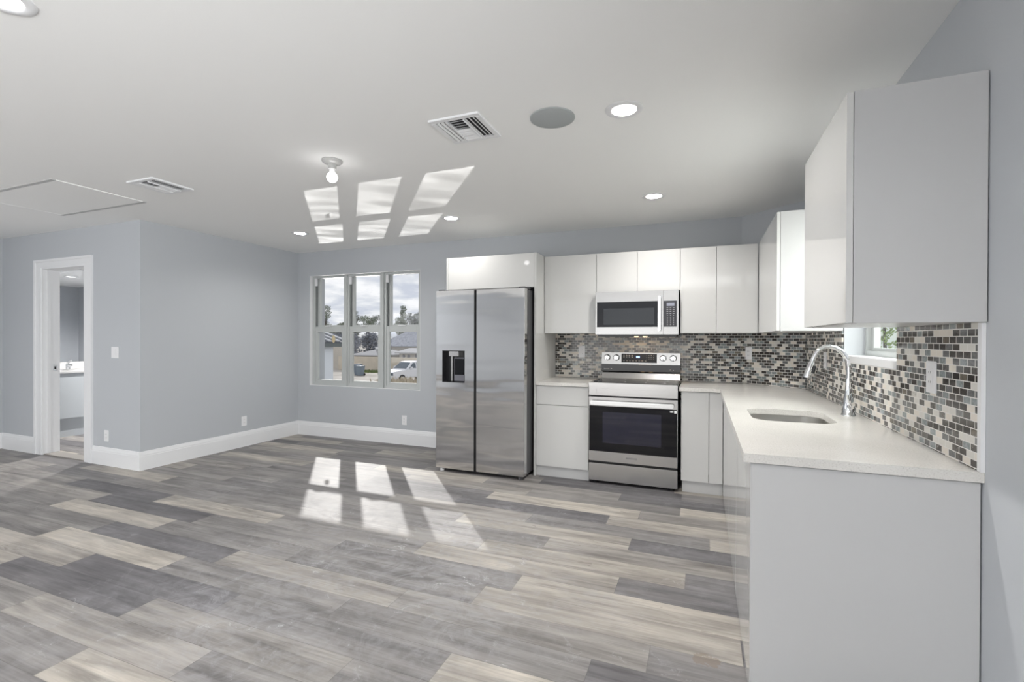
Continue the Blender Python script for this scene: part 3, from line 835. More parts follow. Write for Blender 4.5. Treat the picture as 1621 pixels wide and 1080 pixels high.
for fx in (FXa + 0.05, FXb - 0.05):
    m_ = MB(); m_.lathe([(0.022, 0.0), (0.022, 0.02), (0.016, 0.034)], (fx, 4.165, 0), 14); m_.build('foot', CASE if fx > -2 else WPLAST, r)

# ------------------------------------------------------------------ range
RX0, RX1 = -0.957, -0.191
YRG = 4.302
r = empty('range', (-0.574, 4.6, 0), 'stainless steel electric range with black glass oven door and rear control panel', 'range')
m_ = MB(); m_.box(RX0 + 0.006, RX1 - 0.006, YRG + 0.04, 4.93, 0.035, 0.895); m_.build('body', BLACK, r)
m_ = MB(); m_.box(RX0, RX1, YRG - 0.012, YRG + 0.035, 0.879, 0.917); m_.box(RX0, RX0 + 0.012, YRG + 0.035, 4.86, 0.897, 0.917); m_.box(RX1 - 0.012, RX1, YRG + 0.035, 4.86, 0.897, 0.917)
m_.build('cooktop_rim', STEEL, r, bevel=0.003)
m_ = MB(); m_.box(RX0 + 0.0125, RX1 - 0.0125, YRG + 0.0355, 4.86, 0.897, 0.9165); ck = m_.build('cooktop', BGLASS, r)
BURN = pm('burner_grey', (0.10, 0.10, 0.105), 0.3)
for cx, cy, rr in ((-0.76, 4.47, 0.11), (-0.39, 4.47, 0.09), (-0.76, 4.72, 0.075), (-0.39, 4.72, 0.10), (-0.575, 4.73, 0.05)):
    m_ = MB(); m_.lathe([(rr, 0.91655), (rr - 0.0025, 0.91675), (rr - 0.005, 0.91655)], (cx, cy, 0), 36, cap=False); m_.build('burner_ring', BURN, ck)
m_ = MB(); m_.box(RX0, RX1, YRG, YRG + 0.035, 0.802, 0.8785)
m_.frame(RX0 + 0.065, RX1 - 0.065, 0.818, 0.864, 0.004, 0.004, 0.004, 0.004, YRG - 0.004, YRG)
m_.build('front_rail', STEEL, r, bevel=0.0012)
# oven door
m_ = MB(); m_.box(RX0, RX1, YRG, YRG + 0.036, 0.208, 0.297); m_.box(RX0, RX1, YRG, YRG + 0.036, 0.708, 0.788); m_.box(RX0 + 0.0, RX0 + 0.004, YRG, YRG + 0.036, 0.297, 0.708); m_.box(RX1 - 0.004, RX1, YRG, YRG + 0.036, 0.297, 0.708)
od = m_.build('oven_door', STEEL, r)
m_ = MB(); m_.box(RX0 + 0.0045, RX1 - 0.0045, YRG + 0.001, YRG + 0.03, 0.2975, 0.7075); gl_ = m_.build('door_glass', BGLASS, od)
m_ = MB(); m_.box(RX0 + 0.125, RX1 - 0.135, YRG + 0.0002, YRG + 0.001, 0.375, 0.655); m_.build('viewing_window', pm('tinted_window', (0.008, 0.008, 0.024), 0.04, spec=0.6), gl_)
m_ = MB(); m_.box(RX0 + 0.02, RX1 - 0.03, YRG - 0.05, YRG - 0.03, 0.722, 0.758); m_.box(RX0 + 0.02, RX0 + 0.05, YRG - 0.03, YRG, 0.728, 0.752); m_.box(RX1 - 0.06, RX1 - 0.03, YRG - 0.03, YRG, 0.728, 0.752)
m_.build('handle', steel('handle_steel', (0.86, 0.86, 0.85), 0.2), od, bevel=0.006)
pieces('label_sticker', [(RX1 - 0.028, RX1 - 0.008, YRG - 0.0005, YRG + 0.0009, 0.676, 0.700), (RX1 - 0.062, RX1 - 0.034, YRG - 0.0005, YRG + 0.0009, 0.682, 0.696)], WPLAST, gl_)
text_mesh('brand_lettering', 'SAMSUNG', 0.021, pm('badge_grey', (0.12, 0.12, 0.13), 0.4), od, (-0.575, YRG - 0.0006, 0.253), FACE_Y)
m_ = MB(); m_.box(RX0, RX1, YRG + 0.002, YRG + 0.038, 0.030, 0.186); m_.build('drawer', STEEL, r, bevel=0.002)
m_ = MB(); m_.box(RX0 + 0.01, RX1 - 0.01, YRG + 0.028, YRG + 0.04, 0.187, 0.8015); m_.build('door_gap', DARK, r)
for fx in (RX0 + 0.05, RX1 - 0.05):
    m_ = MB(); m_.lathe([(0.026, 0.0), (0.026, 0.012), (0.014, 0.016), (0.014, 0.035)], (fx, YRG + 0.06, 0), 14); m_.build('foot', BLACK, r)
# rear control panel
m_ = MB()
m_.prism([(4.872, 0.917), (4.955, 0.917), (4.955, 1.176), (4.885, 1.176), (4.872, 1.06), (4.902, 0.992), (4.898, 0.99)], 'x', RX0 + 0.004, RX1 - 0.004)
cp = m_.build('control_panel', STEEL, r)
m_ = MB(); m_.prism([(4.868, 1.056), (4.872, 1.058), (4.902, 0.990), (4.870, 0.985), (4.866, 0.99)], 'x', RX0 + 0.004, RX1 - 0.004); m_.build('dark_trim', BGLASS, cp)
def py(z): return 4.872 + (z - 1.06) / 0.116 * 0.013
m_ = MB(); m_.prism([(py(1.078) - 0.003, 1.078), (py(1.078) + 0.001, 1.078), (py(1.165) + 0.001, 1.165), (py(1.165) - 0.003, 1.165)], 'x', -0.755, -0.412); ds = m_.build('display_panel', BGLASS, cp)
m_ = MB(); m_.box(-0.610, -0.575, py(1.13) - 0.005, py(1.13) - 0.0035, 1.125, 1.141); dd = m_.build('clock_display', BLUE, ds)
GREY_M = pm('legend_grey', (0.45, 0.45, 0.46), 0.5)
bx = [(-0.738 + i * 0.027, -0.723 + i * 0.027, py(1.14) - 0.0048, py(1.14) - 0.003, 1.148 - j * 0.017, 1.152 - j * 0.017) for i in range(4) for j in range(2)]
bx += [(-0.738 + i * 0.03, -0.722 + i * 0.03, py(1.095) - 0.0042, py(1.095) - 0.0028, 1.094, 1.0965) for i in range(8)]
bx += [(-0.512 + i * 0.022, -0.505 + i * 0.022, py(1.13) - 0.0048, py(1.13) - 0.0032, 1.148 - j * 0.018, 1.151 - j * 0.018) for i in range(4) for j in range(3)]
pieces('touch_key', bx, GREY_M, ds)
for kx in (-0.897, -0.804, -0.353, -0.259):
    kz = 1.124
    m_ = MB(); m_.lathe([(0.029, 0.0), (0.029, -0.004), (0.024, -0.006), (0.0235, -0.024), (0.021, -0.027)], (kx, py(kz), kz), 28, 'y')
    kb = m_.build('knob', CHROME, cp, smooth=True)
    m_ = MB(); m_.box(kx - 0.006, kx + 0.006, py(kz) - 0.0285, py(kz) - 0.0272, kz - 0.02, kz - 0.006); m_.build('pointer', BLACK, kb)
    m_ = MB(); m_.lathe([(0.033, -0.0002), (0.033, -0.0022), (0.0295, -0.0022), (0.0295, -0.0002)], (kx, py(kz), kz), 28, 'y', cap=False); m_.build('bezel', BLACK, kb)
bx = [(-0.93 + i * 0.012, -0.922 + i * 0.012, 4.8645, 4.867, 1.008, 1.014) for i in range(5)]
bx += [(-0.86, -0.85, 4.8645, 4.867, 1.008, 1.016), (-0.29, -0.282, 4.8645, 4.867, 1.008, 1.016), (-0.262, -0.254, 4.8645, 4.867, 1.008, 1.014)]
pieces('warning_mark', bx, GREY_M, cp)

# ------------------------------------------------------------------ microwave
MX0, MX1, MZ0, MZ1 = -0.942, -0.196, 1.347, 1.7545
YM = 4.505
r = empty('microwave', (-0.568, 4.7, MZ0), 'stainless steel over-the-range microwave with dark window and keypad', 'microwave')
m_ = MB(); m_.box(MX0 + 0.006, MX1 - 0.008 + 0.006, YM + 0.035, D - 0.011, MZ0 + 0.004, MZ1 - 0.001); m_.build('body', BLACK, r)
dxr = -0.327
m_ = MB(); m_.frame(MX0, dxr, MZ0 + 0.008, MZ1 - 0.002, 0.014, 0.036, 0.068, 0.094, YM, YM + 0.034)
md = m_.build('door', STEEL, r)
m_ = MB(); m_.box(MX0 + 0.0145, dxr - 0.0365, YM + 0.001, YM + 0.03, MZ0 + 0.0765, MZ1 - 0.0965); mg = m_.build('door_glass', BGLASS, md)
m_ = MB(); m_.box(-0.866, -0.405, YM + 0.0003, YM + 0.001, 1.445, 1.597); m_.build('viewing_window', pm('mesh_window', (0.022, 0.026, 0.032), 0.3), mg)
m_ = MB(); m_.box(-0.372, -0.346, YM - 0.042, YM - 0.026, 1.385, 1.702); m_.box(-0.37, -0.348, YM - 0.026, YM, 1.388, 1.412); m_.box(-0.37, -0.348, YM - 0.026, YM, 1.675, 1.699)
m_.build('handle', steel('bar_steel', (0.85, 0.85, 0.85), 0.22), md, bevel=0.005)
m_ = MB(); m_.box(dxr + 0.003, MX1, YM, YM + 0.034, MZ0 + 0.008, MZ1 - 0.002); kp = m_.build('keypad_panel', STEEL, r, bevel=0.001)
m_ = MB(); m_.box(dxr + 0.0035, -0.213, YM - 0.001, YM + 0.001, 1.4235, 1.658); kg = m_.build('keypad', pm('keypad_black', (0.03, 0.03, 0.036), 0.2), kp)
m_ = MB(); m_.box(-0.298, -0.232, YM - 0.0022, YM - 0.001, 1.610, 1.638); m_.build('display', LCD, kg)
bx = []
for j in range(10):
    for i in range(3):
        if j >= 4:
            bx.append((-0.294 + i * 0.0265, -0.288 + i * 0.0265, YM - 0.0020, YM - 0.001, 1.592 - j * 0.017, 1.597 - j * 0.017))
        else:
            bx.append((-0.299 + i * 0.0265, -0.284 + i * 0.0265, YM - 0.0020, YM - 0.001, 1.592 - j * 0.017, 1.595 - j * 0.017))
pieces('key', bx, GREY_M, kg)
m_ = MB(); m_.box(MX0 + 0.02, MX1 - 0.02, YM + 0.02, D - 0.1, MZ0 - 0.012, MZ0 + 0.003); vb = m_.build('vent_base', BLACK, r)
for lx in (-0.60, -0.515):
    m_ = MB(); m_.lathe([(0.020, -0.002), (0.020, 0.0)], (lx, 4.80, MZ0 - 0.012), 20); m_.build('task_lamp', WARM, vb)
    lamp('task_light', 'SPOT', (lx, 4.80, MZ0 - 0.02), (0, 0.08, -1), 4.0, (1.0, 0.68, 0.38), spot_size=math.radians(110), spot_blend=0.8, shadow_soft_size=0.02)

# ------------------------------------------------------------------ outlets and switches
def plate(name, label, cat, c, n, w_=0.072, h_=0.115, rocker=False, group=None):
    """c on the wall, n outward; built facing -Y, then turned"""
    r = empty(name, c, label, cat, group)
    r.rotation_euler = (0, 0, math.atan2(n[1], n[0]) + PI / 2)
    def part(nm, mat, parent, *bx, bevel=0.0):
        m_ = MB()
        for b_ in bx: m_.box(*b_)
        return m_.build(nm, mat, parent, org=(0, 0, 0), bevel=bevel)
    p_ = part('cover_plate', WPLAST, r, (-w_ / 2, w_ / 2, -0.006, -0.0002, -h_ / 2, h_ / 2), bevel=0.002)
    ins = part('rocker' if rocker else 'receptacle', WPLAST, p_, (-0.017, 0.017, -0.0085, -0.006, -0.034, 0.034), bevel=0.001)
    if not rocker:
        bx = []
        for zc in (-0.018, 0.018):
            bx += [(-0.008, -0.0065, -0.0090, -0.0084, zc - 0.004, zc + 0.004), (0.006, 0.0075, -0.0090, -0.0084, zc - 0.004, zc + 0.004)]
        pieces('slot', bx, DARK, ins, (0, 0, 0))
    return r
OG = 'wall outlets'
plate('wall_outlet', 'white outlet on the left nook wall above the baseboard', 'outlet', (XL, 4.155, 0.308), (1, 0))
plate('wall_outlet', 'white outlet on the back wall under the window beside the fridge', 'outlet', (-3.415, D, 0.30), (0, -1))
plate('wall_outlet', 'white outlet low on the grey wall right of the doorway', 'outlet', (-5.672, YJ, 0.302), (0, -1))
r = plate('light_switch', 'white rocker switch on the grey wall right of the doorway', 'switch', (-5.530, YJ, 1.160), (0, -1), 0.118, rocker=True)
plate('wall_outlet', 'white outlet in the mosaic just left of the range', 'outlet', (-1.186, D - 0.0098, 1.178), (0, -1), 0.07, 0.122)
nd = (math.sin(AD), -math.cos(AD))
pd = (P1[0] + dx / LD * 0.088, P1[1] + dy / LD * 0.088)
plate('wall_outlet', 'white outlet in the mosaic of the angled corner wall right of the range', 'outlet', (pd[0] + nd[0] * 0.0105, pd[1] + nd[1] * 0.0105, 1.185), nd, 0.068)
plate('wall_outlet', 'white outlet in the mosaic behind the faucet arch', 'outlet', (XR - 0.0098, 3.91, 1.168), (-1, 0))
plate('wall_outlet', 'white outlet in the mosaic at the right end of the worktop', 'outlet', (XR - 0.0098, 2.245, 1.172), (-1, 0), 0.078, 0.12)

# ------------------------------------------------------------------ ceiling fittings
LIGHT_LABELS = ['round recessed downlight with deep white rim beside the ceiling speaker', 'round recessed downlight above the wall cabinets right of the microwave',
                'round recessed downlight at the right end of the sun patches on the ceiling', 'round recessed downlight in the ceiling corner of the window nook',
                'large round recessed downlight cut off by the top left frame edge'] + ['unseen recessed downlight in the ceiling behind the camera'] * 5
def downlight(x, y, label, group='recessed ceiling downlights', energy=11.0, HC=HC):
    r = empty('recessed_downlight', (x, y, HC), label, 'downlight', group)
    m_ = MB(); m_.lathe([(RH + 0.0, HC - 0.0005), (0.094, HC - 0.0005), (0.094, HC - 0.003), (0.088, HC - 0.006), (RH + 0.004, HC - 0.007), (RH - 0.0005, HC - 0.004), (RH - 0.0005, HC - 0.0005)], (x, y, 0), 40, cap=False); m_.build('trim_ring', TRIM, r, smooth=True)
    m_ = MB(); m_.lathe([(RH - 0.001, HC - 0.004), (RH - 0.013, HC + 0.03), (RH - 0.014, HC + 0.05)], (x, y, 0), 40, cap=False); m_.build('baffle', TRIM, r, smooth=True)
    m_ = MB(); m_.lathe([(RH - 0.0135, HC + 0.030), (RH - 0.0135, HC + 0.034)], (x, y, 0), 32); m_.build('lens', LENS, r)
    l_ = lamp('downlight_lamp', 'AREA', (x, y, HC + 0.026), (0, 0, -1), energy, (1.0, 0.97, 0.93), shape='DISK', size=0.085)
    return r
for i, (x, y) in enumerate(LIGHTS):
    downlight(x, y, LIGHT_LABELS[i], energy=(18.0, 12.0, 6.0, 8.0, 9.0, 5.0, 9.0, 17.0, 9.0, 10.0)[i], group= 'recessed ceiling downlights' if i < 5 else 'unseen downlights behind the camera')
downlight(BATH_LIGHT[0], BATH_LIGHT[1], 'recessed downlight in the bathroom ceiling seen in the mirror', None, 72.0, HB)

# bare bulb in a lampholder
bx_, by_ = -2.25, 2.465
r = empty('ceiling_lampholder', (bx_, by_, HC), 'white keyless ceiling lampholder with one lit bare bulb', 'ceiling light')
m_ = MB(); m_.lathe([(0.064, HC - 0.0005), (0.064, HC - 0.010), (0.052, HC - 0.020), (0.028, HC - 0.026), (0.025, HC - 0.058), (0.022, HC - 0.060)], (bx_, by_, 0), 32); m_.build('holder', pm('porcelain', (0.42, 0.42, 0.41), 0.25), r, smooth=True)
m_ = MB(); m_.lathe([(0.016, HC - 0.060), (0.019, HC - 0.085)], (bx_, by_, 0), 24); m_.build('bulb_neck', WPLAST, r, smooth=True)
m_ = MB()
m_.lathe([(0.019, HC - 0.085)] + [(0.034 * math.sin(t), HC - 0.110 + 0.034 * math.cos(t)) for t in [0.62 + k * (PI - 0.64) / 12 for k in range(13)]], (bx_, by_, 0), 28); m_.build('bulb', BULB, r, smooth=True)
lamp('bulb_light', 'POINT', (bx_, by_, HC - 0.110), None, 0.8, (1.0, 0.97, 0.95), shadow_soft_size=0.034)

# speaker
m_ = MB(); m_.lathe([(0.117, HC - 0.0005), (0.117, HC - 0.006), (0.112, HC - 0.008)], (-0.735, 2.408, 0), 48)
tag(m_.build('ceiling_speaker', pm('speaker_grille', (0.40, 0.425, 0.43), 0.7, bump=0.5, bscale=900), org=(-0.735, 2.408, HC), smooth=True), 'flat round grey speaker grille in the ceiling', 'speaker')

# supply vents
def vent(x0, x1, y0, y1, label):
    r = empty('air_vent', ((x0 + x1) / 2, (y0 + y1) / 2, HC), label, 'vent', 'ceiling air vents')
    b_ = 0.032
    m_ = MB(); m_.box(x0 + b_, x1 - b_, y0 + b_, y1 - b_, HC - 0.002, HC - 0.0005); m_.build('duct_backing', pm('duct_dark', (0.035, 0.035, 0.038), 0.7), r)
    m_ = MB()
    m_.box(x0, x1, y0, y0 + b_, HC - 0.012, HC - 0.0005); m_.box(x0, x1, y1 - b_, y1, HC - 0.012, HC - 0.0005); m_.box(x0, x0 + b_, y0 + b_, y1 - b_, HC - 0.012, HC - 0.0005); m_.box(x1 - b_, x1, y0 + b_, y1 - b_, HC - 0.012, HC - 0.0005)
    m_.build('vent_frame', TRIM, r, bevel=0.002)
    wx = x1 - x0 - 2 * b_
    xa, xb = x0 + b_ + wx * 0.30, x1 - b_ - wx * 0.30
    m_ = MB()
    def slat(p0, p1, horiz, c, tilt, wdt=0.0150):
        t_ = 0.0012
        ca, sa = math.cos(tilt) * wdt / 2, math.sin(tilt) * wdt / 2
        zc = HC - 0.012
        if horiz:   # along x at y=c
            m_.add([(p0, c - ca, zc - sa), (p0, c + ca, zc + sa), (p1, c + ca, zc + sa), (p1, c - ca, zc - sa), (p0, c - ca, zc - sa + t_), (p0, c + ca, zc + sa + t_), (p1, c + ca, zc + sa + t_), (p1, c - ca, zc - sa + t_)],
                   [(0, 1, 2, 3), (4, 5, 6, 7), (0, 1, 5, 4), (1, 2, 6, 5), (2, 3, 7, 6), (3, 0, 4, 7)])
        else:
            m_.add([(c - ca, p0, zc - sa), (c + ca, p0, zc + sa), (c + ca, p1, zc + sa), (c - ca, p1, zc - sa), (c - ca, p0, zc - sa + t_), (c + ca, p0, zc + sa + t_), (c + ca, p1, zc + sa + t_), (c - ca, p1, zc - sa + t_)],
                   [(0, 1, 2, 3), (4, 5, 6, 7), (0, 1, 5, 4), (1, 2, 6, 5), (2, 3, 7, 6), (3, 0, 4, 7)])
    ya, yb = y0 + b_, y1 - b_
    for k in range(3):
        slat(ya, yb, False, x0 + b_ + wx * (0.06 + 0.10 * k), 0.5, 0.0135)
        slat(ya, yb, False, x1 - b_ - wx * (0.05 + 0.10 * k), -0.42, 0.0135)
    ny = 9
    for k in range(ny):
        yy = ya + (yb - ya) * (k + 0.5) / ny
        slat(xa, xb, True, yy, 0.6 if k <= ny // 2 - 1 else -0.6)
    m_.box(xa - 0.001, xa + 0.001, ya, yb, HC - 0.02, HC - 0.002); m_.box(xb - 0.001, xb + 0.001, ya, yb, HC - 0.02, HC - 0.002)
    m_.build('louvers', TRIM, r)
    return r
vent(-1.363, -1.067, 2.197, 2.505, 'square white three-way air vent left of the ceiling speaker')
vent(-3.985, -3.688, 2.238, 2.544, 'square white air vent near the attic hatch')

# attic hatch
r = empty('attic_hatch', (-5.03, 2.32, HC), 'white attic access panel with raised trim on the ceiling at left', 'hatch')
hx0, hx1, hy0, hy1 = -5.64, -4.42, 1.995, 2.640
m_ = MB(); m_.box(hx0 + 0.03, hx1 - 0.03, hy0 + 0.03, hy1 - 0.03, HC - 0.006, HC - 0.0005); m_.build('panel', CEIL, r)
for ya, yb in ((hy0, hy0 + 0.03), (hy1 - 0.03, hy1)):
    m_ = MB(); m_.box(hx0, hx1, ya, yb, HC - 0.007, HC - 0.0005); m_.build('shaded_trim', pm('hatch_trim_shade', (0.50, 0.50, 0.50), 0.7), r)  # trim along x greyed: shade on its edges painted into the colour
for xa, xb in ((hx0, hx0 + 0.03), (hx1 - 0.03, hx1)):
    m_ = MB(); m_.box(xa, xb, hy0 + 0.03, hy1 - 0.03, HC - 0.007, HC - 0.0005); m_.build('hatch_trim', CEIL, r)

# ------------------------------------------------------------------ bathroom
VX = -7.745
r = empty('vanity', (-8.0, 4.0, 0), 'pale grey bathroom vanity with white top behind the open doorway', 'vanity')
VTOP = pm('vanity_white', (0.58, 0.58, 0.585), 0.25)
VAN = pm('vanity_grey', (0.46, 0.49, 0.52), 0.35)
m_ = MB(); m_.box(BX0 + 0.001, VX, YJ + 0.25, 4.9, 0.245, 0.838); m_.build('body', VAN, r, bevel=0.002)
m_ = MB(); m_.box(BX0 + 0.001, VX - 0.045, YJ + 0.25, 4.9, 0.0, 0.244); m_.build('kick_board', VAN, r)
m_ = MB(); m_.box(BX0 + 0.001, VX + 0.02, YJ + 0.24, 4.92, 0.839, 0.868); m_.build('vanity_top', VTOP, r, bevel=0.003)
m_ = MB(); m_.box(BX0 + 0.001, BX0 + 0.02, YJ + 0.24, 4.92, 0.869, 0.965); m_.build('upstand', VTOP, r, bevel=0.002)
m_ = MB(); m_.box(BX0 + 0.0005, BX0 + 0.006, YJ + 0.24, 4.92, 0.968, 2.285)
tag(m_.build('bathroom_mirror', pm('mirror_glass', (0.92, 0.94, 0.97), 0.01, 1.0), org=(BX0, 4.0, 0.97)), 'tall frameless mirror over the bathroom vanity', 'mirror')
tx, ty, tz = -8.02, 3.80, 0.8685
r = empty('basin_faucet', (tx, ty, tz), 'small chrome single-lever faucet on the bathroom vanity', 'faucet')
m_ = MB(); m_.box(tx - 0.03, tx + 0.03, ty - 0.08, ty + 0.08, tz, tz + 0.015); m_.lathe([(0.028, tz + 0.015), (0.026, tz + 0.07), (0.02, tz + 0.085)], (tx, ty, 0), 20); m_.build('base', CHROME, r, bevel=0.003, smooth=True)
m_ = MB(); m_.tube([(tx, ty, tz + 0.045), (tx + 0.06, ty - 0.0, tz + 0.07), (tx + 0.12, ty, tz + 0.055)], [0.018, 0.015, 0.012], 12); m_.build('spout', CHROME, r, smooth=True)
m_ = MB(); m_.tube([(tx, ty, tz + 0.085), (tx + 0.01, ty, tz + 0.105), (tx + 0.085, ty, tz + 0.135)], [0.016, 0.014, 0.007], 12); m_.build('lever', CHROME, r, smooth=True)

# ------------------------------------------------------------------ outdoors
GZ = -2.5
def ground_mat():
    m, nt, b = base_mat('dry_yard')
    tc = nt.new('ShaderNodeTexCoord').outputs['Object']
    f = nt.noise(tc, 0.6, 6.0, 0.6)
    nt.l.new(nt.ramp(f, [(0.35, (0.34, 0.315, 0.28)), (0.55, (0.46, 0.43, 0.39)), (0.7, (0.54, 0.51, 0.47))]), b.inputs['Base Color'])
    b.inputs['Roughness'].default_value = 0.95
    return m
mb = MB(); mb.box(-200, 80, 9.5, 260, GZ - 0.3, GZ)
mb.box(4, 80, -30, 9.5, GZ - 0.3, GZ)
struct(mb.build('ground', ground_mat()))

LEAF = [pm('foliage_a', (0.24, 0.275, 0.215), 0.8, noise=0.35, nscale=0.8), pm('foliage_b', (0.29, 0.32, 0.26), 0.8, noise=0.35, nscale=0.8), pm('foliage_c', (0.26, 0.285, 0.26), 0.8, noise=0.3, nscale=0.8)]
BARK = pm('bark', (0.12, 0.10, 0.085), 0.9, noise=0.2, nscale=3)
def leaves(m_, c, rad, n, size, rng):
    for _ in range(n):
        while True:
            p = Vector((rng.uniform(-1, 1), rng.uniform(-1, 1), rng.uniform(-1, 1)))
            if p.length < 1: break
        p = Vector((p.x * rad[0], p.y * rad[1], p.z * rad[2])) + Vector(c)
        a = Vector((rng.gauss(0, 1), rng.gauss(0, 1), rng.gauss(0, 1))).normalized()
        b_ = a.orthogonal().normalized(); c_ = a.cross(b_)
        s_ = size * rng.uniform(0.6, 1.3)
        m_.add([p - b_ * s_, p + c_ * s_ * 0.5, p + b_ * s_, p - c_ * s_ * 0.5], [(0, 1, 2, 3)])
def tree(x, y, h, wd, kind, label, mat, seed, base=GZ):
    rng = random.Random(seed)
    k_ = [1.12, 1.24, 1.36][seed % 3] if seed < 20 else [1.0, 1.1, 1.2][seed % 3]
    x, y, h, wd = x * k_, y * k_, (h + base - 1.31) * k_ + 1.31 - base, wd * k_ * 0.92
    r = empty('tree', (x, y, base), label, 'tree', 'trees beyond the yard')
    m_ = MB()
    m_.tube([(x, y, base), (x + rng.uniform(-.2, .2), y, base + h * 0.45), (x + rng.uniform(-.3, .3), y, base + h * 0.85)], [h * 0.022, h * 0.016, h * 0.006], 8)
    nb = 7
    for k in range(nb):
        a = rng.uniform(0, 2 * PI); zb = base + h * rng.uniform(0.35, 0.7)
        m_.tube([(x, y, zb), (x + math.cos(a) * wd * 0.35, y + math.sin(a) * wd * 0.35, zb + h * 0.12), (x + math.cos(a) * wd * 0.6, y + math.sin(a) * wd * 0.6, zb + h * 0.22)], [h * 0.008, h * 0.006, h * 0.003], 6)
    m_.build('trunk', BARK, r)
    m_ = MB()
    if kind == 'round':
        for k in range(11):
            a = rng.uniform(0, 2 * PI); q = rng.uniform(0.1, 0.85) * wd
            leaves(m_, (x + math.cos(a) * q, y + math.sin(a) * q, base + h * rng.uniform(0.55, 0.92)), (wd * 0.36, wd * 0.36, h * 0.09), 190, h * 0.017, rng)
    elif kind == 'tall':
        for k in range(16):
            zc = 0.32 + 0.66 * k / 15
            q = wd * (1.05 - zc) * rng.uniform(0.3, 1.2); a = rng.uniform(0, 2 * PI)
            leaves(m_, (x + math.cos(a) * q, y + math.sin(a) * q, base + h * zc), (wd * 0.48, wd * 0.48, h * 0.035), 130, h * 0.013, rng)
    else:
        for k in range(14):
            a = rng.uniform(0, 2 * PI); q = rng.uniform(0.0, 0.9) * wd
            leaves(m_, (x + math.cos(a) * q, y + math.sin(a) * q, base + h * rng.uniform(0.15, 0.8)), (wd * 0.4, wd * 0.4, h * 0.2), 330, h * 0.035, rng)
    m_.build('crown', mat, r)
    return r
tree(-84.0, 90, 11.6, 2.4, 'tall', 'tall thin ragged tree at the left of the left window pane', LEAF[0], 1)
tree(-80.2, 92, 7.9, 3.2, 'bush', 'low bushy tree beside the tall thin tree in the left pane', LEAF[1], 2)
tree(-77.0, 91, 7.4, 2.6, 'round', 'low round tree at the right of the left window pane', LEAF[2], 13)
tree(-75.3, 90, 10.2, 1.8, 'tall', 'spiky tree at the left edge of the middle window pane', LEAF[2], 3)
tree(-72.2, 91, 9.6, 3.1, 'round', 'broad round tree left of centre in the middle window pane', LEAF[0], 4)
tree(-67.8, 90, 9.2, 2.4, 'round', 'round open tree at the right of the middle window pane', LEAF[2], 5)
tree(-64.6, 92, 8.9, 2.1, 'round', 'drooping tree at the left of the right window pane', LEAF[1], 6)
tree(-62.0, 90, 11.0, 1.6, 'tall', 'pointed tree rising highest in the right window pane', LEAF[0], 7)
tree(-59.8, 91, 10.1, 2.6, 'round', 'domed tree beside the pointed tree in the right window pane', LEAF[2], 8)
tree(-57.0, 90, 8.6, 2.2, 'round', 'smaller rounded tree at the right edge of the right window pane', LEAF[1], 9)
for i, (x, y, h, wd, lb) in enumerate([(-62.5, 72, 5.3, 4.2, 'dark grey-green thicket behind the houses at left of the middle pane'), (-57.5, 73, 5.1, 4.0, 'dark grey-green thicket behind the houses at right of the middle pane'), (-71.5, 79, 5.2, 3.6, 'dark grey-green thicket behind the striped metal roof')]):
    tree(x, y, h, wd, 'bush', lb, pm('thicket_%d' % i, (0.27, 0.285, 0.32), 0.9, noise=0.3, nscale=0.7), (20, 21, 24)[i])

SHINGLE = pm('grey_shingles', (0.27, 0.285, 0.33), 0.9, noise=0.25, nscale=2.0)
WHITEROOF = pm('white_metal_roof', (0.40, 0.40, 0.41), 0.95, spec=0.05)
STUCCO = pm('beige_stucco', (0.64, 0.57, 0.47), 0.9, noise=0.06, nscale=1.5)
PALEW = pm('pale_house_wall', (0.40, 0.38, 0.35), 0.9)
WINDK = pm('house_window', (0.10, 0.11, 0.13), 0.2)
def gable_house(name, label, x0, x1, y0, y1, zw, zr, wall, roof, wins=(), hip=True):
    r = empty(name, ((x0 + x1) / 2, (y0 + y1) / 2, GZ), label, 'house')
    m_ = MB(); m_.box(x0, x1, y0, y1, GZ, zw); m_.build('wall', wall, r)
    e = 0.5
    ym = (y0 + y1) / 2
    ins = (y1 - y0) / 2 if hip else 0
    vs = [(x0 - e, y0 - e, zw), (x1 + e, y0 - e, zw), (x1 + e, y1 + e, zw), (x0 - e, y1 + e, zw), (x0 - e + ins, ym, zr), (x1 + e - ins, ym, zr)]
    vs += [(v[0], v[1], v[2] - 0.15) for v in vs[:4]]
    m_ = MB(); m_.add(vs, [(0, 1, 5, 4), (1, 2, 5), (2, 3, 4, 5), (3, 0, 4), (0, 6, 7, 1), (1, 7, 8, 2), (2, 8, 9, 3), (3, 9, 6, 0), (6, 9, 8, 7)]); m_.build('roof', roof, r)
    for (wx, ww, wz, wh) in wins:
        m_ = MB(); m_.box(wx, wx + ww, y0 - 0.03, y0, wz, wz + wh); m_.build('window', WINDK, r)
    return r
gable_house('house', 'large far house with grey shingle roof filling the right window pane', -65.5, -49.0, 86, 95, -0.25, 2.9, PALEW, SHINGLE)
gable_house('house', 'low house with pale hip roof beyond the fence in the middle pane', -48.8, -44.5, 58, 66, -1.15, 0.0, PALEW, WHITEROOF)
gable_house('house', 'low house with pale roof and dark windows beyond the fence in the right pane', -42.0, -30.0, 60, 67, -0.75, -0.15, PALEW, WHITEROOF, [(-41.4, 0.4, -1.9, 0.8), (-40.6, 0.5, -1.9, 0.8), (-39.2, 0.7, -2.0, 1.0), (-38.0, 0.4, -1.9, 0.8)], hip=False)

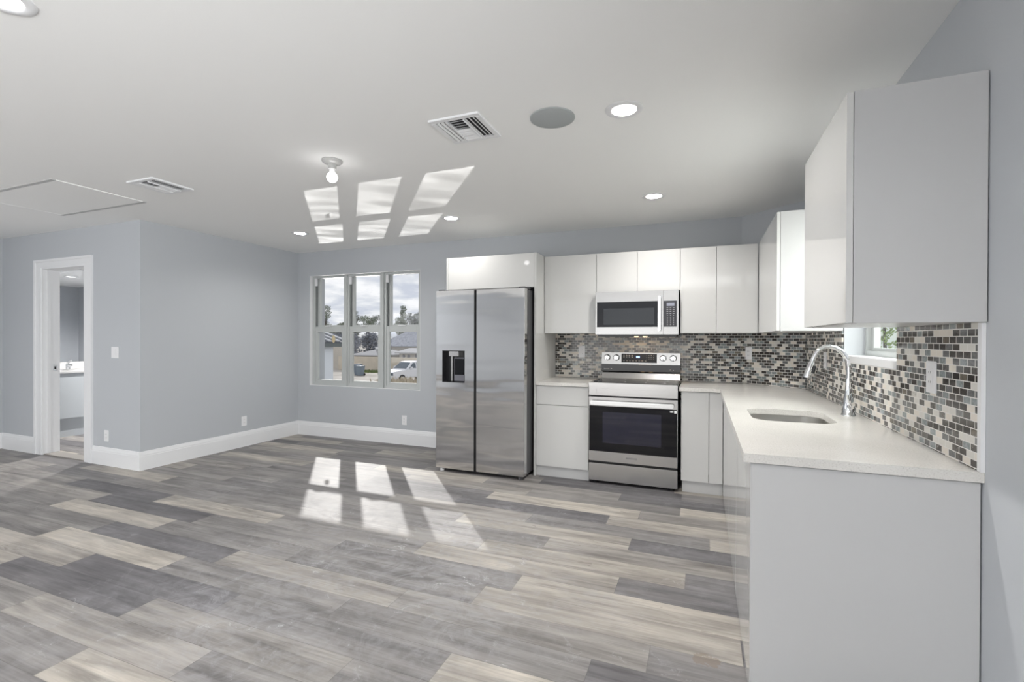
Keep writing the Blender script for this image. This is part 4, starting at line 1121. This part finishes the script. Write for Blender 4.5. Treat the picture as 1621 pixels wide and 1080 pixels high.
# near neighbour with striped metal roof
r = empty('neighbour_house', (-13.0, 14.3, GZ), 'neighbouring white building with ribbed metal roof close to the left pane', 'house')
NW = pm('white_block_wall', (0.78, 0.82, 0.87), 0.9)
m_ = MB(); m_.prism([(-12.72, 14.0), (-14.6, 15.9), (-19.0, 12.0), (-16.6, 9.9), (-14.2, 12.4)], 'z', GZ, 1.10); m_.build('wall', NW, r)
E0 = Vector((-14.35, 12.05, 1.13)); ED = Vector((1, 1.05, 0)).normalized(); UP = Vector((-1.25, 0.30, 0.30)) * 0.5
m_ = MB()
Lr = 3.15
a, b_ = E0, E0 + ED * Lr
t_ = Vector((0, 0, 0.05))
m_.add([a, b_, b_ + UP * 4, a + UP * 4, a + t_, b_ + t_, b_ + UP * 4 + t_, a + UP * 4 + t_], [(0, 1, 2, 3), (4, 5, 6, 7), (0, 1, 5, 4), (1, 2, 6, 5), (2, 3, 7, 6), (3, 0, 4, 7)])
rf = m_.build('roof', pm('galvanised_roof', (0.10, 0.11, 0.125), 0.6), r)
m_ = MB()
for k in range(11):
    p0 = E0 + ED * (0.05 + k * 0.29); p1 = p0 + ED * 0.13
    u_ = Vector((0, 0, 0.055)); h_ = Vector((0, 0, 0.10))
    m_.add([p0 + u_, p1 + u_, p1 + UP * 4 + u_, p0 + UP * 4 + u_, p0 + h_, p1 + h_, p1 + UP * 4 + h_, p0 + UP * 4 + h_], [(0, 1, 2, 3), (4, 5, 6, 7), (0, 1, 5, 4), (1, 2, 6, 5), (2, 3, 7, 6), (3, 0, 4, 7)])
m_.build('ribs', pm('white_ribs', (0.46, 0.47, 0.49), 0.9, spec=0.1), rf)
m_ = MB(); nrm = Vector((ED.y, -ED.x, 0))
f0 = E0 + nrm * 0.02; f1 = E0 + ED * Lr + nrm * 0.02; dz_ = Vector((0, 0, 0.13))
m_.add([f0, f1, f1 - dz_, f0 - dz_, f0 - nrm * 0.05, f1 - nrm * 0.05, f1 - dz_ - nrm * 0.05, f0 - dz_ - nrm * 0.05], [(0, 1, 2, 3), (4, 5, 6, 7), (0, 1, 5, 4), (1, 2, 6, 5), (2, 3, 7, 6), (3, 0, 4, 7)])
m_.build('fascia', pm('dark_fascia', (0.16, 0.18, 0.18), 0.7), r)

# yard walls
mb = MB(); mb.box(-41.0, -18.0, 46.0, 46.25, GZ - 0.4, -0.87)
tag(mb.build('yard_wall', STUCCO, org=(-30, 46.1, GZ)), 'long low beige yard wall running behind the white pickup', 'wall')
mb = MB(); mb.box(-48.0, -39.9, 46.5, 47.1, GZ - 0.4, 0.34)
tag(mb.build('garden_shed', pm('greige_stucco', (0.56, 0.52, 0.46), 0.9, noise=0.08, nscale=1.0), org=(-44, 49, GZ)), 'tall beige block shed beside the neighbouring white building', 'shed')
GRASS = pm('dry_grass', (0.17, 0.22, 0.08), 0.9, noise=0.3, nscale=2)
rng = random.Random(5)
def grass(name, label, x0, x1, y0, y1, n, h, mat):
    m_ = MB()
    for _ in range(n):
        x, y = rng.uniform(x0, x1), rng.uniform(y0, y1); a = rng.uniform(0, PI); hh = h * rng.uniform(0.5, 1.2); w_ = h * 0.2
        lx, ly = rng.uniform(-.3, .3) * hh, rng.uniform(-.3, .3) * hh
        m_.add([(x - math.cos(a) * w_, y - math.sin(a) * w_, GZ - 0.01), (x + math.cos(a) * w_, y + math.sin(a) * w_, GZ - 0.01), (x + lx, y + ly, GZ + hh)], [(0, 1, 2)])
    return tag(m_.build(name, mat, org=((x0 + x1) / 2, (y0 + y1) / 2, GZ)), label, 'grass', kind='stuff')
grass('grass', 'strip of green grass at the foot of the beige yard wall', -36.5, -30.0, 43.2, 45.8, 1500, 0.22, GRASS)
grass('weeds', 'dry straw-coloured weeds in front of the white pickup', -22.2, -18.3, 27.5, 32.0, 700, 0.85, pm('straw', (0.52, 0.46, 0.36), 0.9, noise=0.3, nscale=3))
m_ = MB(); leaves(m_, (-13.1, 15.4, -1.35), (0.35, 0.35, 0.30), 160, 0.06, rng); leaves(m_, (-13.2, 15.4, -1.9), (0.45, 0.4, 0.6), 260, 0.06, rng)
tag(m_.build('shrub', pm('yellow_green_leaves', (0.26, 0.25, 0.10), 0.8), org=(-13.1, 15.4, GZ)), 'small yellow-green shrub at the corner of the neighbouring building', 'shrub')

def bin_(x, y, label, col, h=0.98):
    r = empty('wheeled_bin', (x, y, GZ), label, 'bin', 'bins by the yard wall')
    mt = pm('bin_' + label[:9].replace(' ', '_'), col, 0.5)
    m_ = MB()
    vs = [(x + sx * 0.26, y + sy * 0.27, GZ + 0.02) for sx, sy in ((-1, -1), (1, -1), (1, 1), (-1, 1))] + [(x + sx * 0.33, y + sy * 0.35, GZ + h - 0.1) for sx, sy in ((-1, -1), (1, -1), (1, 1), (-1, 1))]
    m_.add(vs, [(0, 1, 2, 3), (4, 5, 6, 7), (0, 1, 5, 4), (1, 2, 6, 5), (2, 3, 7, 6), (3, 0, 4, 7)]); m_.build('body', mt, r, bevel=0.02)
    m_ = MB(); m_.box(x - 0.35, x + 0.35, y - 0.38, y + 0.38, GZ + h - 0.1, GZ + h); m_.build('lid', mt, r, bevel=0.03)
    m_ = MB(); m_.tube([(x - 0.34, y + 0.3, GZ + 0.12), (x + 0.34, y + 0.3, GZ + 0.12)], 0.12, 12); m_.build('wheels', BLACK, r)
    return r
bin_(-33.25, 40.2, 'taller blue-grey wheeled bin beside the beige wall', (0.16, 0.20, 0.25), 1.15)
bin_(-32.55, 39.7, 'shorter blue-grey wheeled bin right of the taller one', (0.19, 0.235, 0.28), 1.0)

# pickup truck, local: front toward -X, then turned
r = empty('pickup_truck', (-23.95, 35.8, GZ), 'white crew-cab pickup truck parked in the yard outside the right pane', 'truck')
WPAINT = pm('white_car_paint', (0.78, 0.79, 0.82), 0.15, coat=0.5)
CGL = pm('car_glass', (0.10, 0.125, 0.15), 0.05)
def tb(): return MB()
m_ = tb()
side = [(-2.75, 0.45), (-2.78, 0.95), (-2.6, 1.05), (-1.35, 1.16), (-1.2, 1.18), (2.85, 1.18), (2.88, 0.5)]
m_.prism(side, 'y', -0.95, 0.95)
body = m_.build('body', WPAINT, r, org=(0, 0, 0), bevel=0.05, smooth=True)
m_ = tb()
pr = [(-1.25, 1.16, 0.90), (-0.45, 1.80, 0.72), (0.75, 1.84, 0.72), (1.15, 1.18, 0.90)]
vs = [(x, -hw, z) for x, z, hw in pr] + [(x, hw, z) for x, z, hw in pr]
m_.add(vs, [(0, 1, 2, 3), (7, 6, 5, 4), (0, 4, 5, 1), (1, 5, 6, 2), (2, 6, 7, 3), (0, 3, 7, 4)])
m_.build('cab', WPAINT, r, org=(0, 0, 0), bevel=0.05, smooth=True)
m_ = tb()
def lerp(a, b, t): return a + (b - a) * t
def wp(t, s): # windscreen point
    return (lerp(-1.25, -0.45, t) - 0.012, s * lerp(0.90, 0.72, t), lerp(1.16, 1.80, t) + 0.012)
m_.add([wp(0.12, -0.88), wp(0.12, 0.88), wp(0.92, 0.88), wp(0.92, -0.88)], [(0, 1, 2, 3)])
m_.build('windscreen', CGL, r, org=(0, 0, 0))
for xa, xb, xc, xd, nm in ((-0.90, -0.10, -0.10, -0.38, 'a'), (0.02, 0.78, 0.62, 0.02, 'b')):
    for s_ in (-1, 1):
        m_ = tb()
        def sp(x, z): return (x, s_ * (lerp(0.90, 0.72, (z - 1.16) / 0.66) + 0.012), z)
        m_.add([sp(xa, 1.26), sp(xb, 1.26), sp(xc, 1.70), sp(xd, 1.70)], [(0, 1, 2, 3)]); m_.build('side_window', CGL, r, org=(0, 0, 0))
m_ = tb(); m_.box(1.2, 2.8, -0.85, 0.85, 1.181, 1.22); m_.build('bed_cover', WPAINT, r, org=(0, 0, 0))
for wx in (-1.75, 1.85):
    for s_ in (-1, 1):
        m_ = tb(); m_.lathe([(0.30, -0.13), (0.39, -0.10), (0.39, 0.10), (0.30, 0.13)], (wx, s_ * 0.86, 0.39), 24, 'y'); wh = m_.build('wheel', BLACK, r, org=(0, 0, 0), smooth=True)
        m_ = tb(); m_.lathe([(0.22, -0.14), (0.22, 0.14)], (wx, s_ * 0.86, 0.39), 20, 'y'); m_.build('rim', CHROME, wh, org=(0, 0, 0))
m_ = tb(); m_.box(-2.80, -2.74, -0.6, 0.6, 0.62, 0.92); m_.build('grille', BLACK, r, org=(0, 0, 0))
for s_ in (-1, 1):
    m_ = tb(); m_.box(-2.79, -2.70, s_ * 0.77 - 0.14, s_ * 0.77 + 0.14, 0.74, 0.95); m_.build('headlight', CGL, r, org=(0, 0, 0))
    m_ = tb(); m_.box(-0.85, -0.72, s_ * 1.06 - 0.11, s_ * 1.06 + 0.11, 1.2, 1.4); m_.build('side_mirror', WPAINT, r, org=(0, 0, 0), bevel=0.02)
r.rotation_euler = (0, 0, math.radians(77))

# beyond the sink window
mb = MB(); mb.box(5.5, 5.7, 14.0, 30, GZ, 3.2)
tag(mb.build('side_wall', pm('pale_green_wall', (0.62, 0.70, 0.65), 0.8), org=(5.6, 22, GZ)), 'pale green wall seen through the window over the sink', 'wall')
m_ = MB()
rng = random.Random(9)
for k in range(14):
    leaves(m_, (4.6 + rng.uniform(-.3, .3), 15.9 + rng.uniform(-.55, .5), GZ + 0.6 + k * 0.36), (0.5, 0.5, 0.35), 110, 0.07, rng)
r = empty('tall_shrub', (4.6, 15.9, GZ), 'light green leafy shrub outside the window over the sink', 'shrub')
m_.build('foliage', pm('fresh_leaves', (0.30, 0.42, 0.13), 0.7, noise=0.3, nscale=2), r)
m_ = MB(); m_.tube([(4.6, 15.9, GZ), (4.65, 15.85, 0.5), (4.6, 15.9, 2.6)], [0.07, 0.05, 0.02], 8); m_.build('stem', BARK, r)
